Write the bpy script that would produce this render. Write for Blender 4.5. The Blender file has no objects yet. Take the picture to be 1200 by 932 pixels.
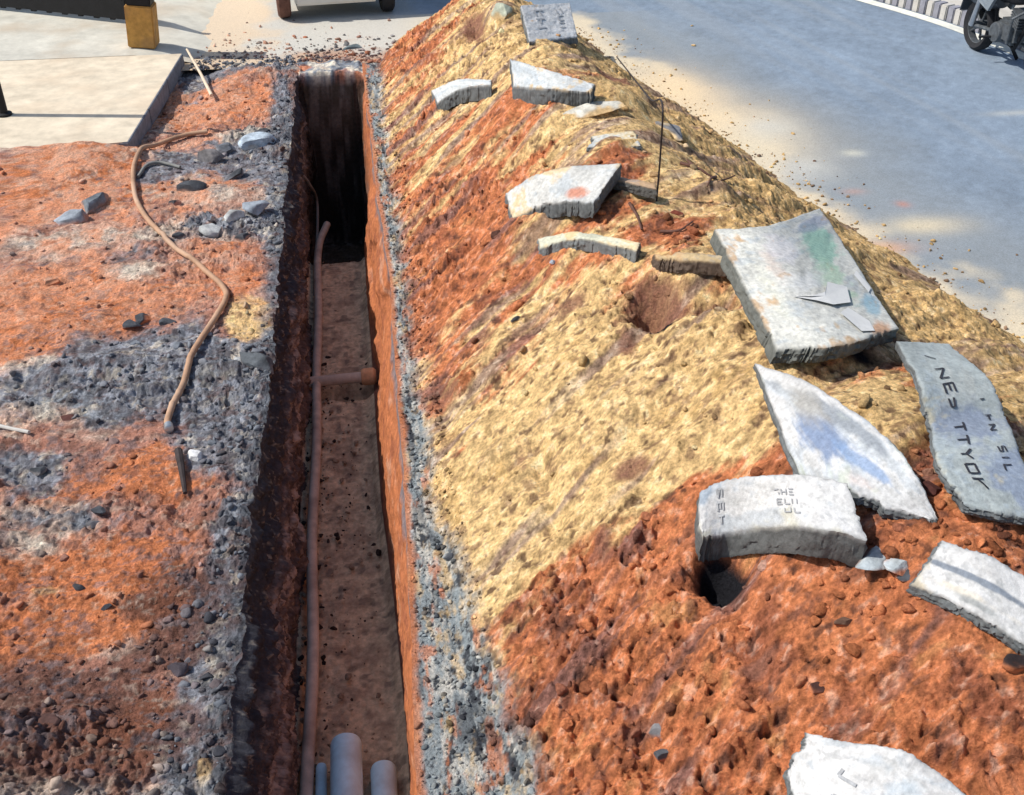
import bpy, bmesh, math, random
import numpy as np
from mathutils import Vector, Matrix
random.seed(7)
RNG = np.random.default_rng(11)
sc = bpy.context.scene
col = sc.collection
R = math.radians

# ------------------------------------------------------------ camera
F = 1300.0; TH = R(90 - 34.8); PS = R(-7.66); CH = 4.0
cam_d = bpy.data.cameras.new('camera'); cam = bpy.data.objects.new('camera', cam_d); col.objects.link(cam)
cam.location = (0, 0, CH); cam.rotation_euler = (TH, 0, PS)
cam_d.sensor_width = 36; cam_d.lens = 36 * F / 1200; cam_d.clip_end = 3000; cam_d.clip_start = 0.05
sc.camera = cam
_ct, _st, _cp, _sp = math.cos(TH), math.sin(TH), math.cos(PS), math.sin(PS)

def ray(px, py):
    x = (px - 600) / F; y = -(py - 466) / F
    y2 = y * _ct + _st; z2 = y * _st - _ct
    return (x * _cp - y2 * _sp, x * _sp + y2 * _cp, z2)
def at(px, py, z=0.0):
    a, b, c = ray(px, py); t = (z - CH) / c
    return Vector((a * t, b * t, z))

# ------------------------------------------------------------ noise (numpy)
def _h(ix, iy, iz, s):
    n = (ix.astype(np.int64) * 374761393 + iy.astype(np.int64) * 668265263 + iz.astype(np.int64) * 2147483647 + s * 974634777) & 0xffffffff
    n = ((n ^ (n >> 13)) * 1274126177) & 0xffffffff
    n = ((n ^ (n >> 16)) * 2246822519) & 0xffffffff
    return (n ^ (n >> 15)) & 0xffffffff
def vn(x, y, z=0.0, s=0):
    """smooth 3D value noise in -1..1"""
    x = np.asarray(x, float); y = np.asarray(y, float); z = np.zeros_like(x) + z
    x0 = np.floor(x); y0 = np.floor(y); z0 = np.floor(z)
    fx = x - x0; fy = y - y0; fz = z - z0
    fx = fx * fx * fx * (fx * (fx * 6 - 15) + 10); fy = fy * fy * fy * (fy * (fy * 6 - 15) + 10); fz = fz * fz * (3 - 2 * fz)
    r = 0
    flat = not np.any(z)
    for i in (0, 1):
        wx = fx if i else 1 - fx
        for j in (0, 1):
            wy = fy if j else 1 - fy
            for k in ((0,) if flat else (0, 1)):
                wz = 1 if flat else (fz if k else 1 - fz)
                r = r + wx * wy * wz * (_h(x0 + i, y0 + j, z0 + k, s) / 2147483647.5 - 1)
    return r
def fbm(x, y, z=0.0, o=4, s=0, g=.5):
    a = 1; t = 0; n = 0
    for k in range(o):
        t = t + a * vn(x * 2.03**k + 7.1 * k, y * 2.03**k + 3.3 * k, z * 2.03**k if np.any(z) else 0.0, s + k); n += a; a *= g
    return t / n * 1.4
def worley(x, y, s=0):
    x0 = np.floor(x); y0 = np.floor(y); d = np.full(np.shape(x), 9.0); idv = np.zeros(np.shape(x))
    for i in (-1, 0, 1):
        for j in (-1, 0, 1):
            h1 = _h(x0 + i, y0 + j, x0 * 0, s) / 4294967296.; h2 = _h(x0 + i, y0 + j, x0 * 0, s + 91) / 4294967296.
            dd = (x0 + i + h1 - x)**2 + (y0 + j + h2 - y)**2
            m = dd < d; d = np.where(m, dd, d); idv = np.where(m, h1 * 7.3 % 1, idv)
    return np.sqrt(d), idv
def ss(a, b, x):
    t = np.clip((np.asarray(x, float) - a) / (b - a), 0, 1); return t * t * (3 - 2 * t)

# ------------------------------------------------------------ macro shapes (world metres)
TY = [-3, 1.0, 2.5, 3.8, 5.0, 6.5, 8.0, 9.5, 11.0, 12.5, 13.6, 14.4]
TXL = [.7, .55, .38, .24, .18, .17, .16, .15, .12, .18, .55, 1.1]
TXR = [5.6, 5.5, 5.3, 5.0, 4.75, 4.15, 3.75, 3.40, 3.0, 2.78, 2.5, 2.0]
THH = [1.0, 1.1, 1.15, 1.15, 1.1, 1.05, 1.0, .95, .85, .72, .42, -.03]
TXC = [2.5, 2.45, 2.35, 2.2, 2.05, 1.9, 1.78, 1.7, 1.6, 1.5, 1.5, 1.6]
def mound_base(x, y):
    xl = np.interp(y, TY, TXL); y = np.asarray(y, float); xr = np.interp(y, TY, TXR) + .16 * fbm(y * 1.1 + 2, y * 0, o=5, s=151, g=.62) - .06; h = np.interp(y, TY, THH) * (1 + .07 * fbm(y * 1.3, y * 0, o=3, s=153)); xc = np.interp(y, TY, TXC)
    L = (x - xl) * 1.2 * np.maximum(h, .03) / (xc - xl); Rr = (xr - x) * 1.08 * np.maximum(h, .03) / (xr - xc)
    k = .16
    def smin(a, b): 
        q = np.clip(k - np.abs(a - b), 0, None) / k; return np.minimum(a, b) - q * q * k * .25
    m = smin(smin(L, Rr), h + 0 * x)
    m = np.where(y > 13.2, m - (y - 13.2) * .05, m)
    return np.maximum(m, -.05)
def surf(px, py, dz=0.0, fn=None):
    """point where the line of sight meets the heap's surface raised by dz"""
    fn = fn or (lambda x, y: height(x, y, False))
    a, b, c = ray(px, py); t = np.linspace(1.5, 25, 2500)
    x = a * t; y = b * t; z = CH + c * t
    hh = fn(x, y) + dz
    k = np.argmax(z < hh)
    if k == 0: k = len(t) - 1
    for _ in range(1):
        pass
    t0, t1 = t[k - 1], t[k]
    for _ in range(12):
        tm = (t0 + t1) / 2
        if CH + c * tm < float(fn(np.array([a * tm]), np.array([b * tm]))[0]) + dz: t1 = tm
        else: t0 = tm
    return Vector((a * t1, b * t1, CH + c * t1))

def XLf(y):   # trench rim, left
    return np.interp(y, [-3, 2.9, 3.6, 4.55, 5.4, 6.2, 7.4, 9.5, 12.3], [-.79, -.79, -.79, -.79, -.77, -.74, -.76, -.75, -.72]) + .036 * fbm(np.asarray(y) * 3.1, np.asarray(y) * 0 + 5., o=6, s=3, g=.72)
def XRf(y):
    return np.interp(y, [-3, 2.6, 3.0, 4.0, 4.7, 6.2, 7.4, 9.5, 12.3], [0.0, -.03, -.01, .02, .035, .06, .06, .01, -.02]) + .014 * fbm(np.asarray(y) * 2.4, np.asarray(y) * 0 + 9., o=4, s=5)

# local dents and bumps on the heap: pixel-free world list (x, y, rx, ry, dz)
DENTS = []
def dent(px, py, rx, ry, dz):
    p = surf(px, py, 0, mound_base); DENTS.append((p.x, p.y, rx, ry, dz))
dent(768, 345, .13, .16, -.30); dent(845, 342, .14, .12, -.20)
dent(690, 68, .16, .26, -.13); dent(715, 88, .10, .20, -.10); dent(560, 26, .10, .30, -.14); dent(590, 14, .22, .30, .10)
dent(850, 655, .11, .15, -.30); dent(905, 640, .30, .20, .06)
dent(610, 118, .25, .22, .07); dent(640, 240, .30, .30, .07)
dent(760, 560, .10, .12, -.05); dent(1090, 760, .6, .5, .08); dent(700, 470, .3, .6, .06)
dent(700, 690, .07, .5, -.05); dent(760, 860, .07, .35, -.07); dent(880, 770, .05, .35, -.06); dent(640, 560, .05, .5, -.05)
dent(1120, 380, .30, .35, .10); dent(960, 440, .18, .12, -.05); dent(1000, 500, .2, .25, .05)
dent(810, 205, .3, .4, .05); dent(620, 330, .12, .5, -.05); dent(520, 470, .05, .3, -.05)

def fall(x, y):  # coordinates along / across the fall line of the heap's trench side
    a = R(28); return x * math.cos(a) + y * math.sin(a), -x * math.sin(a) + y * math.cos(a)

Lora = []
def height(x, y, fine=True):
    x = np.asarray(x, float); y = np.asarray(y, float)
    zm = mound_base(x, y)
    for (cx, cy, rx, ry, dz) in DENTS:
        d = ((x - cx) / rx)**2 + ((y - cy) / ry)**2
        zm = zm + dz * np.exp(-np.minimum(d, 30)) * ss(-.02, .1, zm)
    inm = ss(.0, .25, zm)
    # ground left of the trench
    lg = .035 * fbm(x * .9 + 4, y * .9, o=3, s=21) * ss(.0, .5, -.75 - x)
    lg = lg + .125 * ss(9.0, 10.0, y) * ss(-1.95, -2.6, x) * (1 - ss(10.2, 10.35, y))
    lg = lg + .16 * np.exp(-((x + 1.9) / .5)**2 - ((y - 3.0) / .7)**2)
    lg = lg - .0 * y
    lg = lg - .07 * ss(10.0, 10.25, y) * ss(-1.45, -1.85, x)
    lg = lg - .05 * ss(12.35, 12.5, y)
    left = x < -.3
    z = np.where(left, lg, np.where(x < np.interp(y, TY, TXL) + .0, np.where(zm > 0, zm, 0), zm))
    strip = (~left) & (x < np.interp(y, TY, TXL) + .1)
    if not fine: return z
    fa, fc = fall(x, y)
    rough = np.where(left, .35 + .65 * ss(-.25, .35, fbm(x * 1.3, y * 1.3, o=2, s=31)), .35)
    rough = np.where(left, rough + .7 * ss(3.9, 3.1, y) * ss(-1.0, -1.3, x), rough)
    rough = np.where(left, rough * (1 - .55 * ss(.2, .9, field(Lora, x, y))), rough)
    rough = rough * np.where(left & (y > 9.2) & (x < -2.2), .25, 1)
    redm = np.where(left, 0, RED(x, y))
    w1, i1 = worley(x * 15, y * 15, 5); w2, i2 = worley(x * 34 + 3, y * 34, 6); 
    cl1 = np.clip(.62 - w1, 0, 1) * (i1 > .35) ; cl2 = np.clip(.6 - w2, 0, 1) * (i2 > .25)
    dz = .024 * fbm(x * 7, y * 7, o=5, s=41, g=.66) + .03 * fbm(x * 2.2 + .8 * y, y * 4, o=3, s=42)
    rill = fbm(fa * 1.1, fc * 7, o=2, s=55, g=.5)
    dzm = (.022 * rill + .040 * fbm(fa * .7 + 5, fc * 4.2, o=3, s=56)) * inm + .017 * fbm(x * 14, y * 14, o=4, s=44, g=.68) + .026 * fbm(x * 3, y * 3, o=3, s=46) + .055 * fbm(x * 1.7 + 3, y * 1.7, o=3, s=48) * ss(1.0, 2.2, x)
    sl = .22 + .95 * ss(-.35, .35, fbm(x * 1.1, y * 1.1 + 7, o=3, s=49)); dzm = (dzm - .017 * fbm(x * 14, y * 14, o=4, s=44, g=.68)) + .017 * fbm(x * 14, y * 14, o=4, s=44, g=.68) * sl * 1.2
    n3 = np.clip(fbm(x * 17, y * 17, o=3, s=47, g=.6) - .35, 0, 1)
    z = z + np.where(left, dz * (.5 + rough) + (cl1 * .030 + cl2 * .017) * rough - n3 * .030 * rough, np.where(zm > -.03, dzm * (.35 + .65 * inm), 0) + (cl1 * .036 + cl2 * .022) * (.45 + 1.0 * redm) * sl * np.clip(inm + .35, 0, 1) * (zm > .0) - n3 * .05 * (.35 + .65 * redm) * sl * (zm > .0))
    fade = np.where(left, ss(12.52, 12.36, y), 1)
    return np.where(left, z * 1.0 * fade + (1 - fade) * -.05, z)

# ------------------------------------------------------------ colour zones (world positions)
YEL = np.array((.74, .50, .235)); ORA = np.array((.58, .205, .090)); RUST = np.array((.30, .105, .060)); GREY = np.array((.185, .205, .235))
PALE = np.array((.66, .60, .50)); DARK = np.array((.045, .045, .055)); PINK = np.array((.80, .50, .36)); OCH = np.array((.62, .40, .17)); BRN = np.array((.14, .07, .055)); BLUE = np.array((.33, .37, .385))
def zone(lst, px, py, rx, ry, w, m=True):
    p = surf(px, py, 0, mound_base if m else (lambda x, y: x * 0))
    dist = math.hypot(p.y, p.x); pm = F / math.sqrt(dist**2 + (CH - p.z)**2)
    lst.append((p.x, p.y, rx / pm, ry / pm * math.sqrt(dist**2 + 9) / (CH - p.z), w))
def field(lst, x, y):
    r = 0
    for (cx, cy, rx, ry, w) in lst:
        r = r + w * np.exp(-np.minimum(((x - cx) / rx)**2 + ((y - cy) / ry)**2, 40)**1.0)
    return r
Zred = []
for a in [(1120, 860, 330, 170, 1.6), (900, 800, 210, 150, 1.6), (720, 840, 110, 130, 1.3), (660, 760, 60, 70, .8), (860, 560, 90, 34, 1.4), (780, 640, 70, 50, 1.3), (1050, 640, 90, 40, 1.3), (1160, 620, 70, 30, 1.2),
          (610, 115, 42, 18, 1.5), (560, 240, 60, 40, 1.0), (500, 310, 60, 45, .9), (590, 330, 60, 30, .8), (480, 65, 38, 20, 1.2), (500, 160, 40, 40, .6), (730, 200, 60, 16, 1.2), (690, 262, 110, 10, 1.3), (780, 262, 40, 14, 1.2),
          (680, 305, 60, 12, 1.0), (500, 390, 40, 40, .9), (560, 400, 40, 30, .5), (690, 700, 40, 50, .6), (600, 870, 40, 40, .6),
          (470, 220, 25, 60, .4),
          (570, 560, 60, 90, -1.0), (700, 520, 110, 80, -1.5), (640, 610, 70, 50, -.8), (800, 440, 110, 80, -1.5), (850, 500, 70, 40, -1.0), (600, 40, 60, 40, -.9), (840, 210, 90, 50, -1.0), (740, 140, 60, 40, -.8), (1120, 400, 90, 50, -1.2), (1000, 490, 80, 50, -1), (960, 290, 70, 60, -.8), (680, 380, 60, 60, -.6)]:
    zone(Zred, *a)
def RED(x, y):
    fa, fc = fall(x, y)
    f = field(Zred, x, y) + 1.05 * fbm(fa * .8, fc * 5, o=5, s=61, g=.68) + .50 * fbm(x * 5, y * 5, o=5, s=63, g=.7) - .22 - .9 * ss(.1, .7, x - np.interp(y, TY, TXC)) * ss(4.2, 6, y)
    return ss(-.3, .4, f)
Lgry, Lpal, Ldrk, Lyel = [], [], [], []
for a in [(240, 120, 80, 26, 1.5), (90, 215, 120, 34, 1.5), (270, 205, 60, 18, .9), (40, 380, 90, 50, 1.4), (130, 350, 110, 40, 1.0), (290, 330, 40, 12, 1.1), (260, 290, 30, 10, 1.1), (130, 560, 130, 22, .9), (190, 535, 30, 20, 1.0), (110, 660, 120, 34, 1.2), (130, 720, 110, 30, 1.1), (60, 760, 80, 30, 1), (180, 850, 60, 50, 1.1), (210, 560, 50, 30, .6), (30, 300, 40, 20, .4)]: zone(Lora, *a, m=False)
for a in [(300, 180, 50, 36, 1.2), (200, 195, 36, 22, 1.3), (270, 265, 70, 18, 1.0), (190, 430, 120, 60, 1.5), (80, 450, 90, 25, .9), (30, 550, 70, 24, 1.1), (90, 610, 70, 16, .8), (260, 520, 50, 40, 1.1), (280, 640, 30, 60, 1.3), (250, 760, 36, 90, 1.4), (330, 240, 18, 120, 1.1), (300, 480, 30, 60, 1.0), (235, 880, 50, 70, 1.2), (285, 75, 70, 10, 1.1), (230, 90, 26, 22, .9), (160, 300, 50, 18, .6), (330, 120, 14, 40, .9)]: zone(Lgry, *a, m=False)
for a in [(60, 285, 90, 22, 1.1), (160, 320, 40, 20, .9), (20, 440, 50, 22, .9), (20, 500, 40, 22, .9), (60, 170, 120, 12, 1.4), (300, 155, 40, 10, 1.0), (245, 770, 12, 90, .8), (240, 900, 14, 50, 1.0), (30, 640, 40, 22, .8), (250, 40, 30, 24, 1.0), (370, 50, 140, 14, 1.4)]: zone(Lpal, *a, m=False)
for a in [(90, 870, 150, 60, 1.8), (30, 825, 90, 55, 1.3), (225, 690, 45, 60, .9), (210, 740, 40, 40, .7), (160, 720, 60, 14, .6), (250, 600, 20, 30, .5), (190, 770, 50, 18, .9), (330, 150, 8, 60, .6), (190, 700, 60, 20, .5), (10, 295, 30, 14, .8), (280, 720, 14, 90, .7)]: zone(Ldrk, *a, m=False)  # dark zones: brown clods, and shade painted into the ground colour
for a in [(292, 372, 26, 26, 1.8), (240, 905, 12, 22, 1.2), (60, 695, 40, 16, .6)]: zone(Lyel, *a, m=False)

Lbrn = []
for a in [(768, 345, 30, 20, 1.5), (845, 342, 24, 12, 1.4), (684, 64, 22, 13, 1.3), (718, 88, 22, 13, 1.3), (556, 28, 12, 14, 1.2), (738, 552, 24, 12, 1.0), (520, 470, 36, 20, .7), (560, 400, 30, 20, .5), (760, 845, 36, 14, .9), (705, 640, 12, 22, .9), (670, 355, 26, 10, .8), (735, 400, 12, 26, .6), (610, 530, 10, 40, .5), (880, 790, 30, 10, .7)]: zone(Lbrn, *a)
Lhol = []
for a in [(850, 660, 22, 26, 1.8), (780, 362, 14, 9, 1.0), (850, 345, 14, 8, 1.0), (1000, 416, 60, 8, .8)]: zone(Lhol, *a)  # shade in hollows and under slabs, painted near black
def mixc(c, d, w):
    return c * (1 - w[:, None]) + d * w[:, None]
def colour_left(x, y, z=None):
    n = fbm(x * 4, y * 4, o=5, s=71, g=.65); n2 = fbm(x * 9, y * 9, o=4, s=73, g=.65); n3 = fbm(x * 1.5 + 2, y * 3, o=4, s=75)
    c = np.tile((ORA * .62 + GREY * .38)[None], (len(x), 1))
    c = mixc(c, PALE, ss(.1, .7, n3) * .6)
    o = ss(.25, .75, field(Lora, x, y) + .45 * n + .2 * n2)
    c = mixc(c, ORA, o)
    c = mixc(c, RUST, ss(.15, .8, n2 * .8 + n * .4) * o * .6)
    p = ss(.35, .95, field(Lpal, x, y) + .4 * n3 + .35 * n2); c = mixc(c, mixc(np.tile(PALE, (len(x), 1)), PINK, ss(-.2, .4, n)), p * .85)
    g = ss(.35, .8, field(Lgry, x, y) + .5 * n - .1 * n2 - .4 * field(Lyel, x, y))
    gc = np.tile(GREY, (len(x), 1)); w, i = worley(x * 17, y * 17, 8)
    gc = gc * (.55 + 1.1 * i)[:, None]; gc = mixc(gc, PALE, ss(.35, .8, n2) * .8); gc = mixc(gc, DARK, ss(.25, .6, -n2) * .7)
    c = mixc(c, gc, g * .93)
    c = mixc(c, YEL * 1.08, ss(.5, .9, field(Lyel, x, y) + .25 * n2))
    d = ss(.35, .95, field(Ldrk, x, y) + .5 * n + .3 * n2); c = mixc(c, BRN, d * .80)
    rim = ss(.16, .0, (XLf(y) - x) + .05 * n2)
    rc = mixc(np.tile(GREY * .8, (len(x), 1)), DARK, ss(-.2, .3, n2)); rc = mixc(rc, PALE * .9, ss(.35, .6, n))
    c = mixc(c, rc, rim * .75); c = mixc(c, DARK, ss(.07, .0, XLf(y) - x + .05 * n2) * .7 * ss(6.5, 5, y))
    pore_shade = ss(.45, .75, fbm(x * 19, y * 19, o=3, s=79, g=.6)); c = mixc(c, mixc(np.tile(PINK * 1.05, (len(x), 1)), PALE, ss(0, .5, n3)), ss(4.6, 9.5, y) * ss(-.75, -1.6, x) * ss(-.1, .5, n2 + .1) * (1 - g) * .5)
    mt_ = fbm(x * 11 + 3, y * 16, o=4, s=99, g=.7); c = mixc(c, PALE * .95, ss(.3, .7, mt_) * .30); c = mixc(c, GREY * .9, ss(.2, .55, -mt_) * .45)
    c = mixc(c, DARK * 1.2, pore_shade * .55); sp = fbm(x * 26, y * 26, o=3, s=96, g=.7); c = c * (1 + .35 * sp)[:, None]; c = mixc(c, BRN, ss(.3, .6, fbm(x * 15, y * 24, o=3, s=98, g=.65)) * .45)  # dark specks paint the shade of small pores
    c = mixc(c, mixc(np.tile(PINK, (len(x), 1)), ORA * 1.25, ss(-.3, .3, n2)), ss(5.2, 9, y) * ss(.0, .6, n + .3) * (1 - g) * .55)
    return np.clip(c, .01, .85)
def colour_mound(x, y, zm):
    fa, fc = fall(x, y)
    r = RED(x, y); n = fbm(x * 6, y * 6, o=5, s=81, g=.65); n2 = fbm(x * 16, y * 16, o=3, s=83, g=.65); st = fbm(fa * 1.2, fc * 8, o=3, s=85, g=.55)
    yc = mixc(np.tile(YEL, (len(x), 1)), OCH, ss(.0, .8, n + .3 * st))
    yc = mixc(yc, PALE * .95, ss(.25, .9, st - n * .3) * .35)
    xr = np.interp(y, TY, TXC); yc = mixc(yc, OCH, ss(.0, .5, x - xr + .2 * n) * .45)
    rc = mixc(np.tile(ORA, (len(x), 1)), RUST, ss(-.2, .7, n + .4 * n2 + .2 * st) * .8)
    rc = mixc(rc, OCH, ss(.3, .9, -n) * .35)
    c = mixc(yc, rc, r)
    m = ss(.18, .65, st + .25 * n - .12 * ss(6, 3.5, y)); c = mixc(c, np.array((.22, .13, .12)), m * .65)
    sp = fbm(x * 26, y * 26, o=3, s=95, g=.7); c = c * (1 + .55 * sp)[:, None]; c = mixc(c, PALE, ss(.35, .8, sp) * .3)
    c = mixc(c, BRN, ss(.3, .6, fbm(x * 21, y * 21, o=3, s=97, g=.65)) * .55)
    pore_shade = ss(.48, .75, fbm(x * 17, y * 17, o=3, s=47, g=.6)); c = mixc(c, BRN * .6, pore_shade * .75)  # small pits coloured dark brown, their shade painted on
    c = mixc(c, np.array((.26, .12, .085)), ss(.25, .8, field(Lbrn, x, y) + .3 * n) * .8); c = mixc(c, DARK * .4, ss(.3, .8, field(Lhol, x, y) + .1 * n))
    # strip between trench and heap
    xl = np.interp(y, TY, TXL)
    s1 = ss(.06, -.06, x - xl - .10 * np.interp(y, [2.5, 5], [1.6, .2]) + .07 * n)
    gc = mixc(np.tile(BLUE * .85, (len(x), 1)), np.array((.56, .54, .49)), ss(-.1, .45, fbm(x * 22, y * 7, o=5, s=87, g=.7)))
    gc = mixc(gc, GREY * .35, ss(.15, .45, fbm(x * 26 + 5, y * 11, o=5, s=89, g=.7))); gc = mixc(gc, YEL, ss(.1, .7, fbm(x * 14, y * 6, o=5, s=90, g=.7)) * .6); gc = mixc(gc, ORA, ss(.35, .65, fbm(x * 12, y * 4, o=5, s=92, g=.65)) * .7)
    gc = mixc(gc, DARK, ss(.18, .05, np.abs(fbm(x * 9, y * 1.8, o=4, s=94))) * .55)
    c = mixc(c, gc, s1)
    s2 = ss(.05, .015, x - XRf(y) + .02 * n); c = mixc(c, ORA, s2 * .8)
    return np.clip(c, .01, .85)

# ------------------------------------------------------------ material helpers
def mat(name, rgb=(.5, .5, .5), rough=.8, metal=0., var=.25, scale=8., bump=.3, bscale=None, vcol=False, spec=.3, dirt=None, dirtamt=.4, coat=0., bdist=.01):
    m = bpy.data.materials.new(name); m.use_nodes = True; nt = m.node_tree; N = nt.nodes; L = nt.links
    b = N['Principled BSDF']; b.inputs['Roughness'].default_value = rough; b.inputs['Metallic'].default_value = metal
    b.inputs['Specular IOR Level'].default_value = spec; b.inputs['Coat Weight'].default_value = coat
    tc = N.new('ShaderNodeTexCoord'); src = tc.outputs['Object']
    no = N.new('ShaderNodeTexNoise'); no.inputs['Scale'].default_value = scale; no.inputs['Detail'].default_value = 8; no.inputs['Roughness'].default_value = .65
    L.new(src, no.inputs['Vector'])
    if vcol:
        a = N.new('ShaderNodeAttribute'); a.attribute_name = 'Col'; base = a.outputs['Color']
    else:
        rg = N.new('ShaderNodeRGB'); rg.outputs[0].default_value = (*rgb, 1); base = rg.outputs[0]
    mr = N.new('ShaderNodeMapRange'); mr.inputs['From Min'].default_value = .3; mr.inputs['From Max'].default_value = .7
    mr.inputs['To Min'].default_value = 1 - var; mr.inputs['To Max'].default_value = 1 + var; L.new(no.outputs['Fac'], mr.inputs['Value'])
    mx = N.new('ShaderNodeVectorMath'); mx.operation = 'SCALE'; L.new(base, mx.inputs[0]); L.new(mr.outputs[0], mx.inputs['Scale']); out = mx.outputs[0]
    if dirt:
        n2 = N.new('ShaderNodeTexNoise'); n2.inputs['Scale'].default_value = scale * .35; n2.inputs['Detail'].default_value = 6; L.new(src, n2.inputs['Vector'])
        m2 = N.new('ShaderNodeMapRange'); m2.inputs['From Min'].default_value = .48; m2.inputs['From Max'].default_value = .68; m2.inputs['To Max'].default_value = dirtamt; L.new(n2.outputs['Fac'], m2.inputs['Value'])
        mm = N.new('ShaderNodeMix'); mm.data_type = 'RGBA'; L.new(m2.outputs[0], mm.inputs['Factor']); L.new(out, mm.inputs['A']); mm.inputs['B'].default_value = (*dirt, 1); out = mm.outputs['Result']
    L.new(out, b.inputs['Base Color'])
    if bump:
        nb = N.new('ShaderNodeTexNoise'); nb.inputs['Scale'].default_value = bscale or scale * 3; nb.inputs['Detail'].default_value = 6; nb.inputs['Roughness'].default_value = .7; L.new(src, nb.inputs['Vector'])
        bp = N.new('ShaderNodeBump'); bp.inputs['Strength'].default_value = bump; bp.inputs['Distance'].default_value = bdist; L.new(nb.outputs['Fac'], bp.inputs['Height']); L.new(bp.outputs[0], b.inputs['Normal'])
    return m
M = {}
M['soil'] = mat('soil', vcol=True, rough=1, var=.44, scale=60, bump=1, bscale=100, spec=.05, bdist=.017)
M['trench'] = mat('trench_earth', vcol=True, rough=1, var=.35, scale=25, bump=.8, bscale=60, spec=.05, bdist=.012)
M['slab'] = mat('weathered_concrete', vcol=True, rough=.95, var=.22, scale=42, bump=.6, bscale=110, spec=.1, bdist=.007)
M['rock'] = mat('broken_stone', vcol=True, rough=.95, var=.3, scale=30, bump=.6, bscale=60, spec=.1)
M['road'] = mat('dusty_asphalt', vcol=True, rough=.9, var=.22, scale=90, bump=.6, bscale=160, spec=.15, bdist=.006)
M['pave'] = mat('concrete_paving', (.64, .555, .43), rough=.95, var=.20, scale=5, bump=.5, bscale=120, dirt=(.62, .47, .33), dirtamt=.35, bdist=.003, spec=.1)
M['kerb'] = mat('kerb_concrete', (.62, .60, .56), rough=.95, var=.15, scale=12, bump=.4, bscale=90, bdist=.004, spec=.1)
M['kerbd'] = mat('kerb_dark_paint', (.27, .27, .31), rough=.9, var=.2, scale=12)
M['white'] = mat('white_paint', (.50, .48, .45), rough=.8, var=.12, scale=10, dirt=(.5, .45, .35), dirtamt=.4)
M['ochre'] = mat('yellow_paint', (.50, .27, .07), rough=.8, var=.25, scale=14, dirt=(.28, .16, .08), dirtamt=.6)
M['black'] = mat('black_paint', (.010, .010, .012), rough=.6, var=.3, scale=10)
M['pipe'] = mat('grey_plastic_pipe', (.58, .80, .92), rough=.5, var=.12, scale=12, dirt=(.22, .20, .19), dirtamt=.45, spec=.3, bump=.1)
M['conduit'] = mat('muddy_pipe', (.52, .44, .37), rough=.8, var=.3, scale=9, dirt=(.24, .18, .15), dirtamt=.6)
M['clay'] = mat('orange_clay', (.66, .36, .20), rough=.9, var=.25, scale=20)
M['hose'] = mat('brown_hose', (.40, .24, .15), rough=.7, var=.3, scale=6, dirt=(.60, .42, .30), dirtamt=.6)
M['cable'] = mat('grey_cable', (.20, .20, .19), rough=.7, var=.3, scale=9)
M['wood'] = mat('dark_wood', (.12, .06, .045), rough=.9, var=.3, scale=20)
M['pale_wood'] = mat('pale_wood', (.70, .56, .42), rough=.8, var=.2, scale=20)
M['rust'] = mat('rusted_steel', (.05, .04, .04), rough=.8, metal=.3, var=.4, scale=20)
M['ink'] = mat('faded_black_lettering', (.03, .03, .04), rough=.8, var=.4, scale=40)
M['inkf'] = mat('faint_grey_lettering', (.33, .34, .355), rough=.8, var=.3, scale=40)
M['paper'] = mat('torn_white_paper', (.60, .60, .59), rough=.9, var=.06, scale=20)
M['rubber'] = mat('tyre_rubber', (.022, .022, .025), rough=.85, var=.3, scale=20, bump=.4)
M['rubberd'] = mat('dusty_tyre', (.13, .065, .05), rough=.95, var=.4, scale=15, bump=.4)
M['steel'] = mat('steel', (.55, .56, .58), rough=.35, metal=.9, var=.15, scale=15)
M['engine'] = mat('cast_metal', (.13, .14, .15), rough=.55, metal=.6, var=.4, scale=25)
M['plast'] = mat('dark_grey_body', (.06, .07, .08), rough=.35, var=.2, scale=10, spec=.5)
M['silver'] = mat('silver_body', (.30, .34, .37), rough=.4, metal=.4, var=.15, scale=10)
M['red'] = mat('red_lens', (.50, .10, .09), rough=.3, var=.1, scale=10)
M['plate'] = mat('number_plate', (.78, .66, .62), rough=.5, var=.08, scale=10)
M['car'] = mat('cream_car_paint', (.66, .65, .60), rough=.35, var=.05, scale=6, spec=.5, coat=.4, bump=0)
M['glass'] = mat('dark_glass', (.03, .04, .045), rough=.08, var=.05, scale=5, spec=.6, bump=0)

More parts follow.
